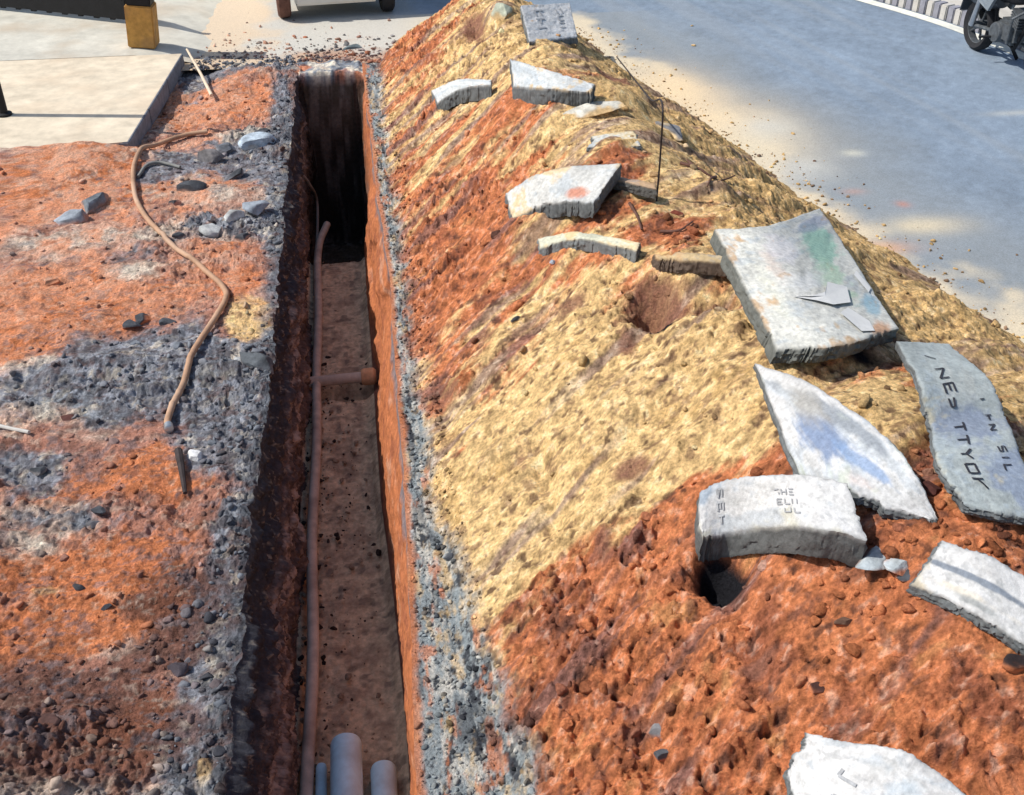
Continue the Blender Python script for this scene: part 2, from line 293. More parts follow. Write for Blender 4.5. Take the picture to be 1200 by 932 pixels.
# ------------------------------------------------------------ object helpers
def tag(o, label=None, cat=None, group=None, kind=None):
    if label: o['label'] = label
    if cat: o['category'] = cat
    if group: o['group'] = group
    if kind: o['kind'] = kind
    return o
def empty(name, loc, rz=0., label=None, cat=None, group=None):
    o = bpy.data.objects.new(name, None); o.empty_display_size = .1; col.objects.link(o); o.location = loc; o.rotation_euler = (0, 0, rz)
    return tag(o, label, cat, group)
def link(name, me, m, parent=None, smooth=True):
    o = bpy.data.objects.new(name, me); col.objects.link(o)
    for k in (m if isinstance(m, (list, tuple)) else [m]): me.materials.append(k)
    if smooth: me.shade_smooth()
    if parent is not None: o.parent = parent
    return o
def setcol(me, c):
    a = me.color_attributes.new('Col', 'FLOAT_COLOR', 'POINT'); d = np.ones((len(c), 4), np.float32); d[:, :3] = c; a.data.foreach_set('color', d.ravel())
def grid_mesh(name, P, C=None, wrap=False):
    """P: (rows, cols, 3)"""
    r, c, _ = P.shape; me = bpy.data.meshes.new(name)
    idx = np.arange(r * c).reshape(r, c)
    a = idx[:-1, :-1].ravel(); b = idx[:-1, 1:].ravel(); d = idx[1:, 1:].ravel(); e = idx[1:, :-1].ravel()
    q = np.stack([a, b, d, e], 1).astype(np.int32)
    me.vertices.add(r * c); me.vertices.foreach_set('co', P.reshape(-1, 3).astype(np.float32).ravel())
    me.loops.add(q.size); me.loops.foreach_set('vertex_index', q.ravel())
    me.polygons.add(len(q)); me.polygons.foreach_set('loop_start', np.arange(0, q.size, 4, dtype=np.int32))
    me.update(calc_edges=True); me.validate()
    if C is not None: setcol(me, C)
    return me
class MB:
    def __init__(s): s.bm = bmesh.new()
    def box(s, c, d, rot=None, bev=0.):
        r = bmesh.ops.create_cube(s.bm, size=1.0); vs = r['verts']
        m = Matrix.Translation(c) @ (rot.to_4x4() if rot is not None else Matrix()) @ Matrix.Diagonal((*d, 1))
        bmesh.ops.transform(s.bm, matrix=m, verts=vs)
        if bev:
            es = list({e for v in vs for e in v.link_edges}); bmesh.ops.bevel(s.bm, geom=es, offset=bev, segments=2, affect='EDGES')
        return s
    def tube(s, pts, r, n=12, cap=True):
        pts = [Vector(p) for p in pts]; rs = r if isinstance(r, (list, tuple)) else [r] * len(pts); rings = []; up = None
        for i, p in enumerate(pts):
            t = (pts[min(i + 1, len(pts) - 1)] - pts[max(i - 1, 0)]).normalized()
            if up is None: up = t.orthogonal().normalized()
            a = (up - t * up.dot(t)).normalized(); b = t.cross(a); up = a
            rings.append([s.bm.verts.new(p + (a * math.cos(k * 2 * math.pi / n) + b * math.sin(k * 2 * math.pi / n)) * rs[i]) for k in range(n)])
        for A, B in zip(rings, rings[1:]):
            for k in range(n): s.bm.faces.new((A[k], A[(k + 1) % n], B[(k + 1) % n], B[k]))
        if cap: s.bm.faces.new(rings[0][::-1]); s.bm.faces.new(rings[-1])
        return s
    def lathe(s, prof, c, axis, n=32, closed=False):
        """prof: (radius, along axis)"""
        ax = Vector(axis).normalized(); a = ax.orthogonal().normalized(); b = ax.cross(a); rings = []
        for k in range(n):
            d = a * math.cos(k * 2 * math.pi / n) + b * math.sin(k * 2 * math.pi / n)
            rings.append([s.bm.verts.new(Vector(c) + d * r + ax * h) for r, h in prof])
        m = len(prof)
        for k in range(n):
            A = rings[k]; B = rings[(k + 1) % n]
            for j in range(m if closed else m - 1): s.bm.faces.new((A[j], A[(j + 1) % m], B[(j + 1) % m], B[j]))
        return s
    def poly(s, pts, h):
        """flat outline extruded by vector h"""
        v0 = [s.bm.verts.new(Vector(p)) for p in pts]; v1 = [s.bm.verts.new(Vector(p) + Vector(h)) for p in pts]; n = len(pts)
        s.bm.faces.new(v0[::-1]); s.bm.faces.new(v1)
        for k in range(n): s.bm.faces.new((v0[k], v0[(k + 1) % n], v1[(k + 1) % n], v1[k]))
        return s
    def build(s, name, m, parent=None, smooth=False, autos=True):
        bmesh.ops.recalc_face_normals(s.bm, faces=s.bm.faces[:]); me = bpy.data.meshes.new(name); s.bm.to_mesh(me); s.bm.free()
        o = link(name, me, m, parent, smooth=smooth)
        if smooth and autos: me.set_sharp_from_angle(angle=R(40))
        return o
def spline(pts, n=60):
    P = np.array([list(p) for p in pts], float); P = np.vstack([2 * P[0] - P[1], P, 2 * P[-1] - P[-2]]); out = []
    seg = len(P) - 3
    for t in np.linspace(0, seg - 1e-6, n):
        i = int(t); f = t - i; a, b, c, d = P[i:i + 4]
        out.append(.5 * ((2 * b) + (-a + c) * f + (2 * a - 5 * b + 4 * c - d) * f * f + (-a + 3 * b - 3 * c + d) * f**3))
    return np.array(out)

# ------------------------------------------------------------ terrain sheets
ys = [-3 + .1 * i for i in range(50)]; yv = 2.0
while yv < 11.80: ys.append(yv); yv += .0021 * yv
ys += list(np.linspace(11.81, 12.06, 26)); yv = 12.08
yl = list(ys) + list(np.linspace(12.08, 12.56, 30))
Yl = np.array(yl); Yt = np.array(yl); 
while yv < 14.6: ys.append(yv); yv += .024
Ym = np.array(ys)
# left ground
nc = 430; t = np.linspace(0, 1, nc); off = .95 * t + 1.6 * t**2.2 + 6.5 * ss(.86, 1.0, t)**2
X = XLf(Yl)[:, None] - off[None, :]; Y = np.repeat(Yl[:, None], nc, 1)
zl = height(X.ravel(), Y.ravel()); rimf = ss(0, .015, off)[None, :].repeat(len(Yl), 0).ravel()
HRL = zl.reshape(X.shape)[:, 0].copy()
P = np.stack([X, Y, zl.reshape(X.shape)], 2)[:, ::-1]
me = grid_mesh('ground', P, colour_left(P[..., 0].ravel(), P[..., 1].ravel())); g = link('ground', me, M['soil']); tag(g, 'orange earth and grey rubble ground left of the trench', kind='structure')
# heap on the right (starts at the trench rim)
nm = 640; t = np.linspace(0, 1, nm); xr = np.interp(Ym, TY, TXR) + .25; x0 = XRf(Ym)
X = x0[:, None] + (xr - x0)[:, None] * (.75 * t + .25 * t**2)[None, :]; Y = np.repeat(Ym[:, None], nm, 1)
zr = height(X.ravel(), Y.ravel()); HRR = zr.reshape(X.shape)[:, 0].copy()
P = np.stack([X, Y, zr.reshape(X.shape)], 2)
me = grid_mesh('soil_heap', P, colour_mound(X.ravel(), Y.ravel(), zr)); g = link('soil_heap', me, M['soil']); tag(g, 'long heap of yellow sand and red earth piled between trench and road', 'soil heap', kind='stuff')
# trench
def depth(y): return (1.0 + .04 * vn(np.asarray(y) * 1.2, np.asarray(y) * 0, s=7) + 1.0 * ss(9.55, 9.95, y)) * ss(12.05, 11.93, y)
nw1, nf, nw2 = 90, 60, 60
yy = Yt; D = depth(yy); xl_ = XLf(yy); xr_ = XRf(yy)
fl = np.interp(yy, [2, 12], [-.66, -.68]); fr = np.interp(yy, [2, 4, 5, 6, 9, 12], [-.05, -.05, -.07, -.115, -.13, -.14])
rows = []; cols_ = []
tw = np.linspace(0, 1, nw1)
ZW = -tw[None, :] * D[:, None]; YW = np.repeat(yy[:, None], nw1, 1)
prof = np.interp(tw, [0, .03, .12, .22, .30, .55, 1], [0, .04, .00, .22, .62, .80, 1.0])
XW = xl_[:, None] + (fl - xl_)[:, None] * prof[None, :]
dn = ss(0, .06, tw)[None, :] * (1 - ss(.96, 1, tw))[None, :]
XW = XW + dn * (.045 * fbm(YW * 2.2, ZW * 5, o=4, s=101, g=.6) + .02 * fbm(YW * 9, ZW * 9, o=3, s=103) + .05 * ss(.1, .5, fbm(YW * 1.1, ZW * 2.5, o=3, s=104)) + .030 * fbm(YW * 18, ZW * 18, o=5, s=106, g=.78) + .03 * (np.clip(.6 - worley(YW * 21, ZW * 21, 9)[0], 0, 1)) * ss(-.5, -.05, ZW))
tf = np.linspace(0, 1, nf); XF = fl[:, None] + (fr - fl)[:, None] * tf[None, :]; YF = np.repeat(yy[:, None], nf, 1)
ed = ss(0, .1, tf)[None, :] * ss(1, .9, tf)[None, :]
w1, i1 = worley(XF * 22, YF * 22, 3)
ZF = -D[:, None] + .05 * (1 - ed) * (D[:, None] > .5) + (.018 * fbm(XF * 6, YF * 6, o=4, s=105, g=.6) + .015 * np.clip(.5 - w1, 0, 1) * (i1 > .5)) * ed * (D[:, None] > .3)
ZF = ZF - .16 * np.exp(-((YF - 7.45) / .12)**2)
ZW[:, -1] = ZF[:, 0]; XW[:, -1] = XF[:, 0]
t2 = np.linspace(0, 1, nw2); ZR = ZF[:, -1:] * (1 - t2)[None, :]; YR = np.repeat(yy[:, None], nw2, 1)
pr2 = np.interp(t2, [0, .25, .6, .9, 1], [0, .22, .50, .88, 1]); XR = fr[:, None] + (xr_ - fr)[:, None] * pr2[None, :]
d2 = (ss(0, .08, t2) * (1 - ss(.93, 1, t2)))[None, :]; XR = XR + d2 * (.016 * fbm(YR * 2.5, ZR * 4, o=4, s=107, g=.6) + .008 * fbm(YR * 14, ZR * 14, o=3, s=108) + .03 * ss(.2, .5, fbm(YR * 1.4 + 3, ZR * 2, o=2, s=109)))
e2 = ss(11.98, 12.08, yy)[:, None] * (1 - ss(12.40, 12.54, yy))[:, None]; e3 = ss(12.42, 12.54, yy)[:, None] * -.05
ZW = ZW + HRL[:, None] * (1 - ss(0, .3, np.linspace(0, 1, nw1)))[None, :]; ZR = ZR + np.interp(yy, Ym, HRR)[:, None] * ss(.7, 1, np.linspace(0, 1, nw2))[None, :]
def endz(Xq, Yq): return e2 * (.035 + .03 * fbm(Xq * 6, Yq * 6, o=4, s=131, g=.6)) + e3
pq = ss(0, .1, np.linspace(0, 1, nw1 + nf + nw2))[None, :] * ss(1, .9, np.linspace(0, 1, nw1 + nf + nw2))[None, :]
ZW = ZW + endz(XW, YW) * pq[:, :nw1]; ZF = ZF + endz(XF, YF) * pq[:, nw1:nw1 + nf]; ZR = ZR + endz(XR, YR) * pq[:, nw1 + nf:]
P = np.concatenate([np.stack([XW, YW, ZW], 2), np.stack([XF, YF, ZF], 2)[:, 1:], np.stack([XR, YR, ZR], 2)[:, 1:]], 1)
px_, py_, pz_ = P[..., 0].ravel(), P[..., 1].ravel(), P[..., 2].ravel()
n = fbm(py_ * 3, pz_ * 6, o=4, s=111); n2 = fbm(px_ * 12, py_ * 12, pz_ * 12 + .01, o=4, s=113)
part_ = np.concatenate([np.zeros(nw1), np.ones(nf - 1), np.full(nw2 - 1, 2)])[None, :].repeat(len(yy), 0).ravel()
floorc = mixc(np.tile(np.array((.66, .50, .34)), (len(px_), 1)), np.array((.42, .31, .22)), ss(-.3, .5, n2))
floorc = mixc(floorc, DARK, ss(.62, .75, fbm(px_ * 15, py_ * 15, o=2, s=115)) * .45)
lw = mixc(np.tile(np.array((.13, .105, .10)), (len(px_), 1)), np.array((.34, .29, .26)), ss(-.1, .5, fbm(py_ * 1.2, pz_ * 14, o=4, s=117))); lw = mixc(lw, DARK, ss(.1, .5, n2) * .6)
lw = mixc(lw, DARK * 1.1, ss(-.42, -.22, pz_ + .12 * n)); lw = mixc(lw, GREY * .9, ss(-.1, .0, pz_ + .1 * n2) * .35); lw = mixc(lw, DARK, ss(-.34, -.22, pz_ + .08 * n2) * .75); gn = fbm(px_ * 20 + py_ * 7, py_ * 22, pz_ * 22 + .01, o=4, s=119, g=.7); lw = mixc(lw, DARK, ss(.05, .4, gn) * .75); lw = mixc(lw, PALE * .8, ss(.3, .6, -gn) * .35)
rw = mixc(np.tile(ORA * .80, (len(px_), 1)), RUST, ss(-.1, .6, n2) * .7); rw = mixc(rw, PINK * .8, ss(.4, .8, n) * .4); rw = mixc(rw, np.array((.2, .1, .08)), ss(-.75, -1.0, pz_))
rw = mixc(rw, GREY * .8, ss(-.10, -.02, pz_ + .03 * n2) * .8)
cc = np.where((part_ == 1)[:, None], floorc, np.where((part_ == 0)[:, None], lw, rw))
far = ss(9.4, 10.1, py_) * ss(-.15, -.9, pz_); cc = mixc(cc, np.where(n2 > .1, .10, .03)[:, None] * np.array((1, .85, .75)), far * .85)  # far pit and end wall darkened with depth, shade painted in
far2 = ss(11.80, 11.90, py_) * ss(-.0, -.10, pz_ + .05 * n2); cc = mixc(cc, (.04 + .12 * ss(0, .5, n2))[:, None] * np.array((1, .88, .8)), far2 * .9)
endc = mixc(np.tile(GREY * 1.1, (len(px_), 1)), PALE, ss(-.1, .4, n2)); endc = mixc(endc, ORA, ss(.1, .5, fbm(px_ * 4, py_ * 4, o=3, s=133)) * .8); endc = mixc(endc, DARK, ss(.3, .6, -n2) * .8); ew = ss(11.97, 12.02, py_) * ss(-.10, -.01, pz_); cc = mixc(cc, endc, ew)
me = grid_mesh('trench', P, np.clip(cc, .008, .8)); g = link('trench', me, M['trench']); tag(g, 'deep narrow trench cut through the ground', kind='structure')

# soil clods (one mass nobody could count)
ico = bmesh.new(); bmesh.ops.create_icosphere(ico, subdivisions=2, radius=1); ico.verts.ensure_lookup_table()
IV = np.array([v.co[:] for v in ico.verts]); IF = np.array([[v.index for v in f.verts] for f in ico.faces]); ico.free()
def lumps(name, pts, rad, colfn, material, label, cat, flat=.75, seed=0):
    n = len(pts); V = np.repeat(IV[None], n, 0); V = V * (1 + .10 * RNG.standard_normal((n, len(IV), 1)).clip(-1.6, 1.6))
    for _ in range(7):
        nn = RNG.normal(size=(n, 1, 3)); nn /= np.linalg.norm(nn, axis=2, keepdims=True); dd = RNG.uniform(.35, .8, (n, 1)); q = (V * nn).sum(2) - dd; V = V - nn * np.clip(q, 0, None)[..., None]
    V = V * (1 + .35 * RNG.uniform(-1, 1, (n, 1, 3))); V[..., 2] *= flat
    a = RNG.uniform(0, 6.28, n); c, s = np.cos(a), np.sin(a); x = V[..., 0] * c[:, None] - V[..., 1] * s[:, None]; y = V[..., 0] * s[:, None] + V[..., 1] * c[:, None]
    V = np.stack([x, y, V[..., 2]], 2) * rad[:, None, None] + pts[:, None, :]
    C = np.repeat(colfn(pts)[:, None, :], len(IV), 1) * RNG.uniform(.7, 1.15, (n, 1, 1))
    fc = (IF[None] + (np.arange(n) * len(IV))[:, None, None]).reshape(-1, 3).astype(np.int32)
    me = bpy.data.meshes.new(name); me.vertices.add(n * len(IV)); me.vertices.foreach_set('co', V.astype(np.float32).ravel())
    me.loops.add(fc.size); me.loops.foreach_set('vertex_index', fc.ravel()); me.polygons.add(len(fc)); me.polygons.foreach_set('loop_start', np.arange(0, fc.size, 3, dtype=np.int32))
    me.update(calc_edges=True); setcol(me, np.clip(C.reshape(-1, 3), .01, .85)); o = link(name, me, material, smooth=False)
    return tag(o, label, cat, kind='stuff')
n = 9000; y = 2.6 + 11 * RNG.random(n)**1.5; x = .3 + 4.6 * RNG.random(n); z = height(x, y); rd = RED(x, y)
k = (z > .02) & (RNG.random(n) < .12 + .88 * rd * ss(1.2, 2.2, x + .12 * (y - 3) * 0)) ; x, y, z, rd = x[k], y[k], z[k], rd[k]
r = (.008 + .022 * RNG.random(len(x))**3.2) * (.7 + .5 * rd)
n2_ = 900; y2 = 2.6 + 10 * RNG.random(n2_)**1.3; x2 = .6 + 4.0 * RNG.random(n2_); z2 = height(x2, y2); k = (z2 > .03) & (RNG.random(n2_) < .25 + .6 * RED(x2, y2)); x2, y2, z2 = x2[k], y2[k], z2[k]; r2 = .018 + .028 * RNG.random(len(x2))**2.5
n3_ = 900; y3 = 3 + 10.5 * RNG.random(n3_); x3 = np.interp(y3, TY, TXR) - .1 + RNG.exponential(.22, n3_); z3 = np.maximum(height(x3, y3), .006); r3 = .005 + .018 * RNG.random(n3_)**3
x = np.concatenate([x, x2, x3]); y = np.concatenate([y, y2, y3]); z = np.concatenate([z, z2, z3]); r = np.concatenate([r, r2, r3])
lumps('soil_clods', np.stack([x, y, z + r * .1], 1), r, lambda p: colour_mound(p[:, 0], p[:, 1], p[:, 2]), M['soil'], 'small loose crumbs of earth all over the heap', 'soil clods')
n = 6500; y = 2.6 + 9.4 * RNG.random(n)**1.4; x = -.75 - 2.6 * RNG.random(n)**1.3; z = height(x, y)
gl = field(Lgry, x, y) + field(Ldrk, x, y); k = (x < XLf(y) - .012) & (RNG.random(n) < .15 + .45 * gl) & ~((y > 9.7) & (x < -2.1)); x, y, z = x[k], y[k], z[k]
r = .007 + .026 * RNG.random(len(x))**3.2
def rubcol(p):
    c = colour_left(p[:, 0], p[:, 1]); q = RNG.random(len(c)); gr_ = np.clip(field(Lgry, p[:, 0], p[:, 1]), .15, 1); c = mixc(c * .8, GREY, (q < .5) * .8 * gr_); return mixc(c, DARK, ((q > .36) & (q < .5)) * .85 * gr_)
lumps('fine_rubble', np.stack([x, y, z + r * .2], 1), r, rubcol, M['rock'], 'fine grey rubble and crumbs scattered left of the trench', 'rubble')

n = 900; y = 3.0 + 6.6 * RNG.random(n)**1.2; x = -.64 + .50 * np.where(RNG.random(n) < .5, RNG.random(n), np.abs(RNG.normal(0, .25, n)).clip(0, 1)); r = .005 + .020 * RNG.random(n)**3
lumps('trench_crumbs', np.stack([x, y, np.full(n, -.995) + r * .2], 1), r, lambda p: np.where(RNG.random(len(p))[:, None] < .4, np.array((.06, .045, .04))[None], np.array((.40, .30, .22))[None]), M['soil'], 'crumbs of earth fallen on the trench floor', 'earth crumbs')

n = 2600; y = 2.7 + 9.2 * RNG.random(n)**1.4; a_ = RNG.random(n); x = XRf(y) + .015 + a_ * (np.interp(y, TY, TXL) + .12 - XRf(y)); z = height(x, y); r = .004 + .015 * RNG.random(n)**3
lumps('edge_crumbs', np.stack([x, y, z + r * .2], 1), r, lambda p: colour_mound(p[:, 0], p[:, 1], p[:, 2]) * RNG.uniform(.35, 1.1, (len(p), 1)), M['rock'], 'grey crumbs on the strip between the trench and the heap', 'crumbs')

n = 1500; y = 12.40 + RNG.exponential(.28, n); x = -1.9 + 2.3 * RNG.random(n); r = .005 + .028 * RNG.random(n)**3
lumps('scattered_rubble', np.stack([x, y, .004 + r * .2], 1), r, rubcol, M['rock'], 'grey and red crumbs spilled past the far end of the trench', 'rubble')

# ------------------------------------------------------------ road, far ground, pavement, kerbs
def roadcol(x, y):
    n = fbm(x * .8, y * .5, o=4, s=121); n2 = fbm(x * 3, y * 3, o=4, s=123)
    c = np.tile(np.array((.205, .258, .325)), (len(x), 1)) * (1 + .13 * n + .09 * n2 + .16 * fbm(x * 14, y * 14, o=3, s=127, g=.7))[:, None]
    xr = np.interp(y, TY, TXR); d = x - xr
    ln = fbm((x + .22 * y) * 3.5, y * .12, o=3, s=125); c = mixc(c, np.array((.27, .30, .33)), ss(.0, .7, ln) * .45)
    grey = ss(1.8, .5, d + .6 * n); c = mixc(c, np.array((.26, .275, .275)), grey * .6 * (y < 14))
    du = ss(.36, -.05, d + .22 * n2 + .30 * n) * (y < 14.2) * ss(16, 13.5, y); c = mixc(c, np.array((.66, .56, .40)), du * .9)
    for (a, b, rx, ry, cl, w) in DUST: c = mixc(c, np.array(cl), np.clip(w * np.exp(-np.minimum(((x - a) / rx)**2 + ((y - b) / ry)**2, 30)) + .25 * n2 * (np.exp(-np.minimum(((x - a) / rx)**2 + ((y - b) / ry)**2, 30))), 0, 1))
    lf = ss(1.2, .2, x + .12 * (y - 14)) * (y > 11); c = mixc(c, np.array((.52, .51, .47)), lf * .85)
    sc_ = ss(13.1, 12.35, y + .5 * n2 + .3 * n) * (x < .6); c = mixc(c, np.array((.42, .24, .15)), sc_ * .8); c = mixc(c, np.array((.16, .16, .17)), sc_ * ss(.1, .5, n2) * .8); lf = ss(-.8, -1.3, x + .4 * n2) * (y > 11); c = mixc(c, np.array((.64, .50, .35)), lf * .8)
    return np.clip(c, .02, .8)
DUST = []
for (px, py, rx, ry, cl, w) in [(1080, 265, .35, .16, (.58, .50, .36), .9), (1030, 292, .25, .12, (.58, .33, .20), .8), (1000, 225, .10, .06, (.42, .26, .22), .6), (1058, 240, .06, .06, (.45, .22, .17), .7), (960, 265, .3, .3, (.60, .48, .34), .7), (850, 150, .65, .8, (.70, .56, .37), 1.0), (795, 105, .40, .7, (.72, .56, .36), 1.0), (880, 175, .5, .5, (.62, .54, .40), .8), (1190, 133, .30, .07, (.42, .43, .41), .7), (1000, 180, .10, .08, (.6, .58, .48), .6), (900, 150, .3, .3, (.5, .5, .46), .6), (940, 200, .3, .3, (.48, .48, .45), .6)]:
    p = at(px, py); DUST.append((p.x, p.y, rx, ry, cl, w))
def sheet(name, xs, ys_, z):
    X, Y = np.meshgrid(xs, ys_); P = np.stack([X, Y, np.full_like(X, z)], 2); return P
xs = np.concatenate([np.linspace(.5, 8, 260), np.linspace(8.2, 16, 30)]); ysr = np.concatenate([np.linspace(-3, 4, 40), np.linspace(4.05, 16, 330), np.linspace(16.3, 60, 60)])
A = sheet('r', xs, ysr, .004); me = grid_mesh('road', A, roadcol(A[..., 0].ravel(), A[..., 1].ravel())); tag(link('road', me, M['road']), 'blue grey asphalt road with dust along the heap', kind='structure')
xs = np.linspace(-9, .5, 200); ysr = np.concatenate([np.linspace(12.40, 17, 120), np.linspace(17.3, 60, 60)])
A = sheet('r', xs, ysr, .004); me = grid_mesh('side_road', A, roadcol(A[..., 0].ravel(), A[..., 1].ravel())); tag(link('side_road', me, M['road']), 'pale dusty road surface past the end of the trench', kind='structure')
b = MB()
for (x0, x1, y0, y1) in ((-900, -9.9, -900, 900), (16, 900, -900, 900), (-9.9, 16, 60, 900), (-9.9, 16, -900, -3)):
    v = [b.bm.verts.new(p) for p in ((x0, y0, -.03), (x1, y0, -.03), (x1, y1, -.03), (x0, y1, -.03))]; b.bm.faces.new(v)
tag(b.build('far_ground', mat('far_earth', (.40, .30, .21), rough=1, scale=.6, var=.3)), 'bare earth reaching the horizon', kind='structure')
# pavement and kerb on the left
k0 = at(150, 167, .12); k1 = at(214, 63, .12)
b = MB(); kx = lambda y: k0.x + (k1.x - k0.x) * (y - k0.y) / (k1.y - k0.y)
pts = [(-9, 9.95), (kx(9.95) - .55, 9.95), (k0.x - .30, k0.y - .02), (kx(k0.y + .02) - .012, k0.y + .02), (kx(k1.y) - .012, k1.y), (-9, k1.y)]
b.poly([(x, y, -.02) for x, y in pts], (0, 0, .14)); tag(b.build('pavement', M['pave']), 'cream concrete pavement beside the trench', kind='structure')
b = MB(); L = (k1 - k0); Ln = math.hypot(L.x, L.y); ang = math.atan2(L.y, L.x); rot = Matrix.Rotation(ang, 3, 'Z')
for i in range(3):
    c = k0 + L * ((i + .5) / 3); b.box((c.x - .05 + RNG.uniform(-.006, .006), c.y, .030), (Ln / 3 - .012, .11, .176), rot, .008)
tag(b.build('kerb', mat('shaded_kerb', (.20, .215, .25), rough=.95, var=.3, scale=14, bump=.5), smooth=True), 'grey concrete kerb along the pavement', kind='structure')  # dark grey carries the shade of the trench-side face in its colour
yy_ = np.linspace(k1.y + .015, 30, 260); en = .10 * fbm(yy_ * 1.5, yy_ * 0, o=5, s=141, g=.65); P_ = np.stack([np.stack([np.full(260, -9.), yy_, np.full(260, .119)], 1), np.stack([-2.5 + 0 * en, yy_, np.full(260, .119)], 1), np.stack([-2.2 + en, yy_, np.full(260, .085)], 1), np.stack([-1.72 + 1.6 * en, yy_, np.full(260, -.02)], 1)], 1)
me = grid_mesh('far_pavement', P_); tag(link('far_pavement', me, mat('pale_paving', (.56, .54, .47), rough=.95, var=.18, scale=4, bump=.4, dirt=(.50, .40, .29), dirtamt=.6)), 'pale paving beyond the painted post', kind='structure')
# painted kerb across the road
q = [at(960, -12), at(1118, 36), at(1290, 112)]; q = spline([(p.x, p.y, 0) for p in q], 15)
bl, bd = MB(), MB()
for i in range(14):
    a, c = Vector(q[i]), Vector(q[i + 1]); d = c - a; rot = Matrix.Rotation(math.atan2(d.y, d.x), 3, 'Z'); nrm = Vector((-d.y, d.x, 0)).normalized()
    m = (a + c) / 2 + nrm * .26
    for j in range(3):
        mm = a + d * ((j + .5) / 3) + nrm * .26; (bl if (i * 3 + j) % 2 else bd).box((mm.x, mm.y, .09), (d.length / 3 - .01, .16, .19), rot, .012)
tag(bl.build('kerb', M['white'], smooth=True), 'white painted blocks of the far kerb', kind='structure'); tag(bd.build('kerb', M['kerbd'], smooth=True), 'dark painted blocks of the far kerb', kind='structure')
P_ = []
for i in range(15):
    d = Vector(q[min(i + 1, 14)]) - Vector(q[max(i - 1, 0)]); nrm = Vector((-d.y, d.x, 0)).normalized(); P_.append([list(Vector(q[i]) - nrm * .02 + Vector((0, 0, .009))), list(Vector(q[i]) + nrm * .15 + Vector((0, 0, .009)))])
me = grid_mesh('road_marking', np.array(P_)); tag(link('road_marking', me, mat('line_paint', (.72, .72, .64), rough=.8, var=.15, scale=9, dirt=(.45, .46, .45), dirtamt=.6)), 'faded white line along the far kerb', kind='structure')
P_ = []
for i in range(15):
    d = Vector(q[min(i + 1, 14)]) - Vector(q[max(i - 1, 0)]); nrm = Vector((-d.y, d.x, 0)).normalized(); P_.append([list(Vector(q[i]) + nrm * .34 + Vector((0, 0, .16))), list(Vector(q[i]) + nrm * 4 + Vector((0, 0, .16)))])
me = grid_mesh('verge', np.array(P_)); tag(link('verge', me, mat('verge_dust', (.50, .47, .42), rough=1, var=.2, scale=3)), 'dusty verge behind the far kerb', kind='structure')

# ------------------------------------------------------------ concrete slabs on the heap
STROKES = {'A': [(0, 0, .5, 1), (.5, 1, 1, 0), (.22, .4, .78, .4)], 'N': [(0, 0, 0, 1), (0, 1, 1, 0), (1, 0, 1, 1)], 'E': [(0, 0, 0, 1), (0, 1, 1, 1), (0, .5, .8, .5), (0, 0, 1, 0)],
           'S': [(1, 1, 0, .9), (0, .9, 0, .55), (0, .55, 1, .45), (1, .45, 1, .1), (1, .1, 0, 0)], 'T': [(0, 1, 1, 1), (.5, 0, .5, 1)], 'Y': [(0, 1, .5, .5), (1, 1, .5, .5), (.5, .5, .5, 0)],
           'O': [(0, .1, 0, .9), (0, .9, 1, .95), (1, .95, 1, .1), (1, .1, 0, .05)], 'K': [(0, 0, 0, 1), (0, .45, 1, 1), (.3, .6, 1, 0)], 'I': [(.5, 0, .5, 1)], 'C': [(1, 1, 0, .9), (0, .9, 0, .1), (0, .1, 1, 0)],
           'U': [(0, 1, 0, .1), (0, .1, 1, .1), (1, .1, 1, 1)], 'H': [(0, 0, 0, 1), (1, 0, 1, 1), (0, .5, 1, .5)], 'L': [(0, 1, 0, 0), (0, 0, 1, 0)], 'R': [(0, 0, 0, 1), (0, 1, 1, .9), (1, .9, 1, .6), (1, .6, 0, .5), (.3, .5, 1, 0)], 'B': [(0, 0, 0, 1), (0, 1, 1, .85), (1, .85, 0, .5), (0, .5, 1, .2), (1, .2, 0, 0)]}
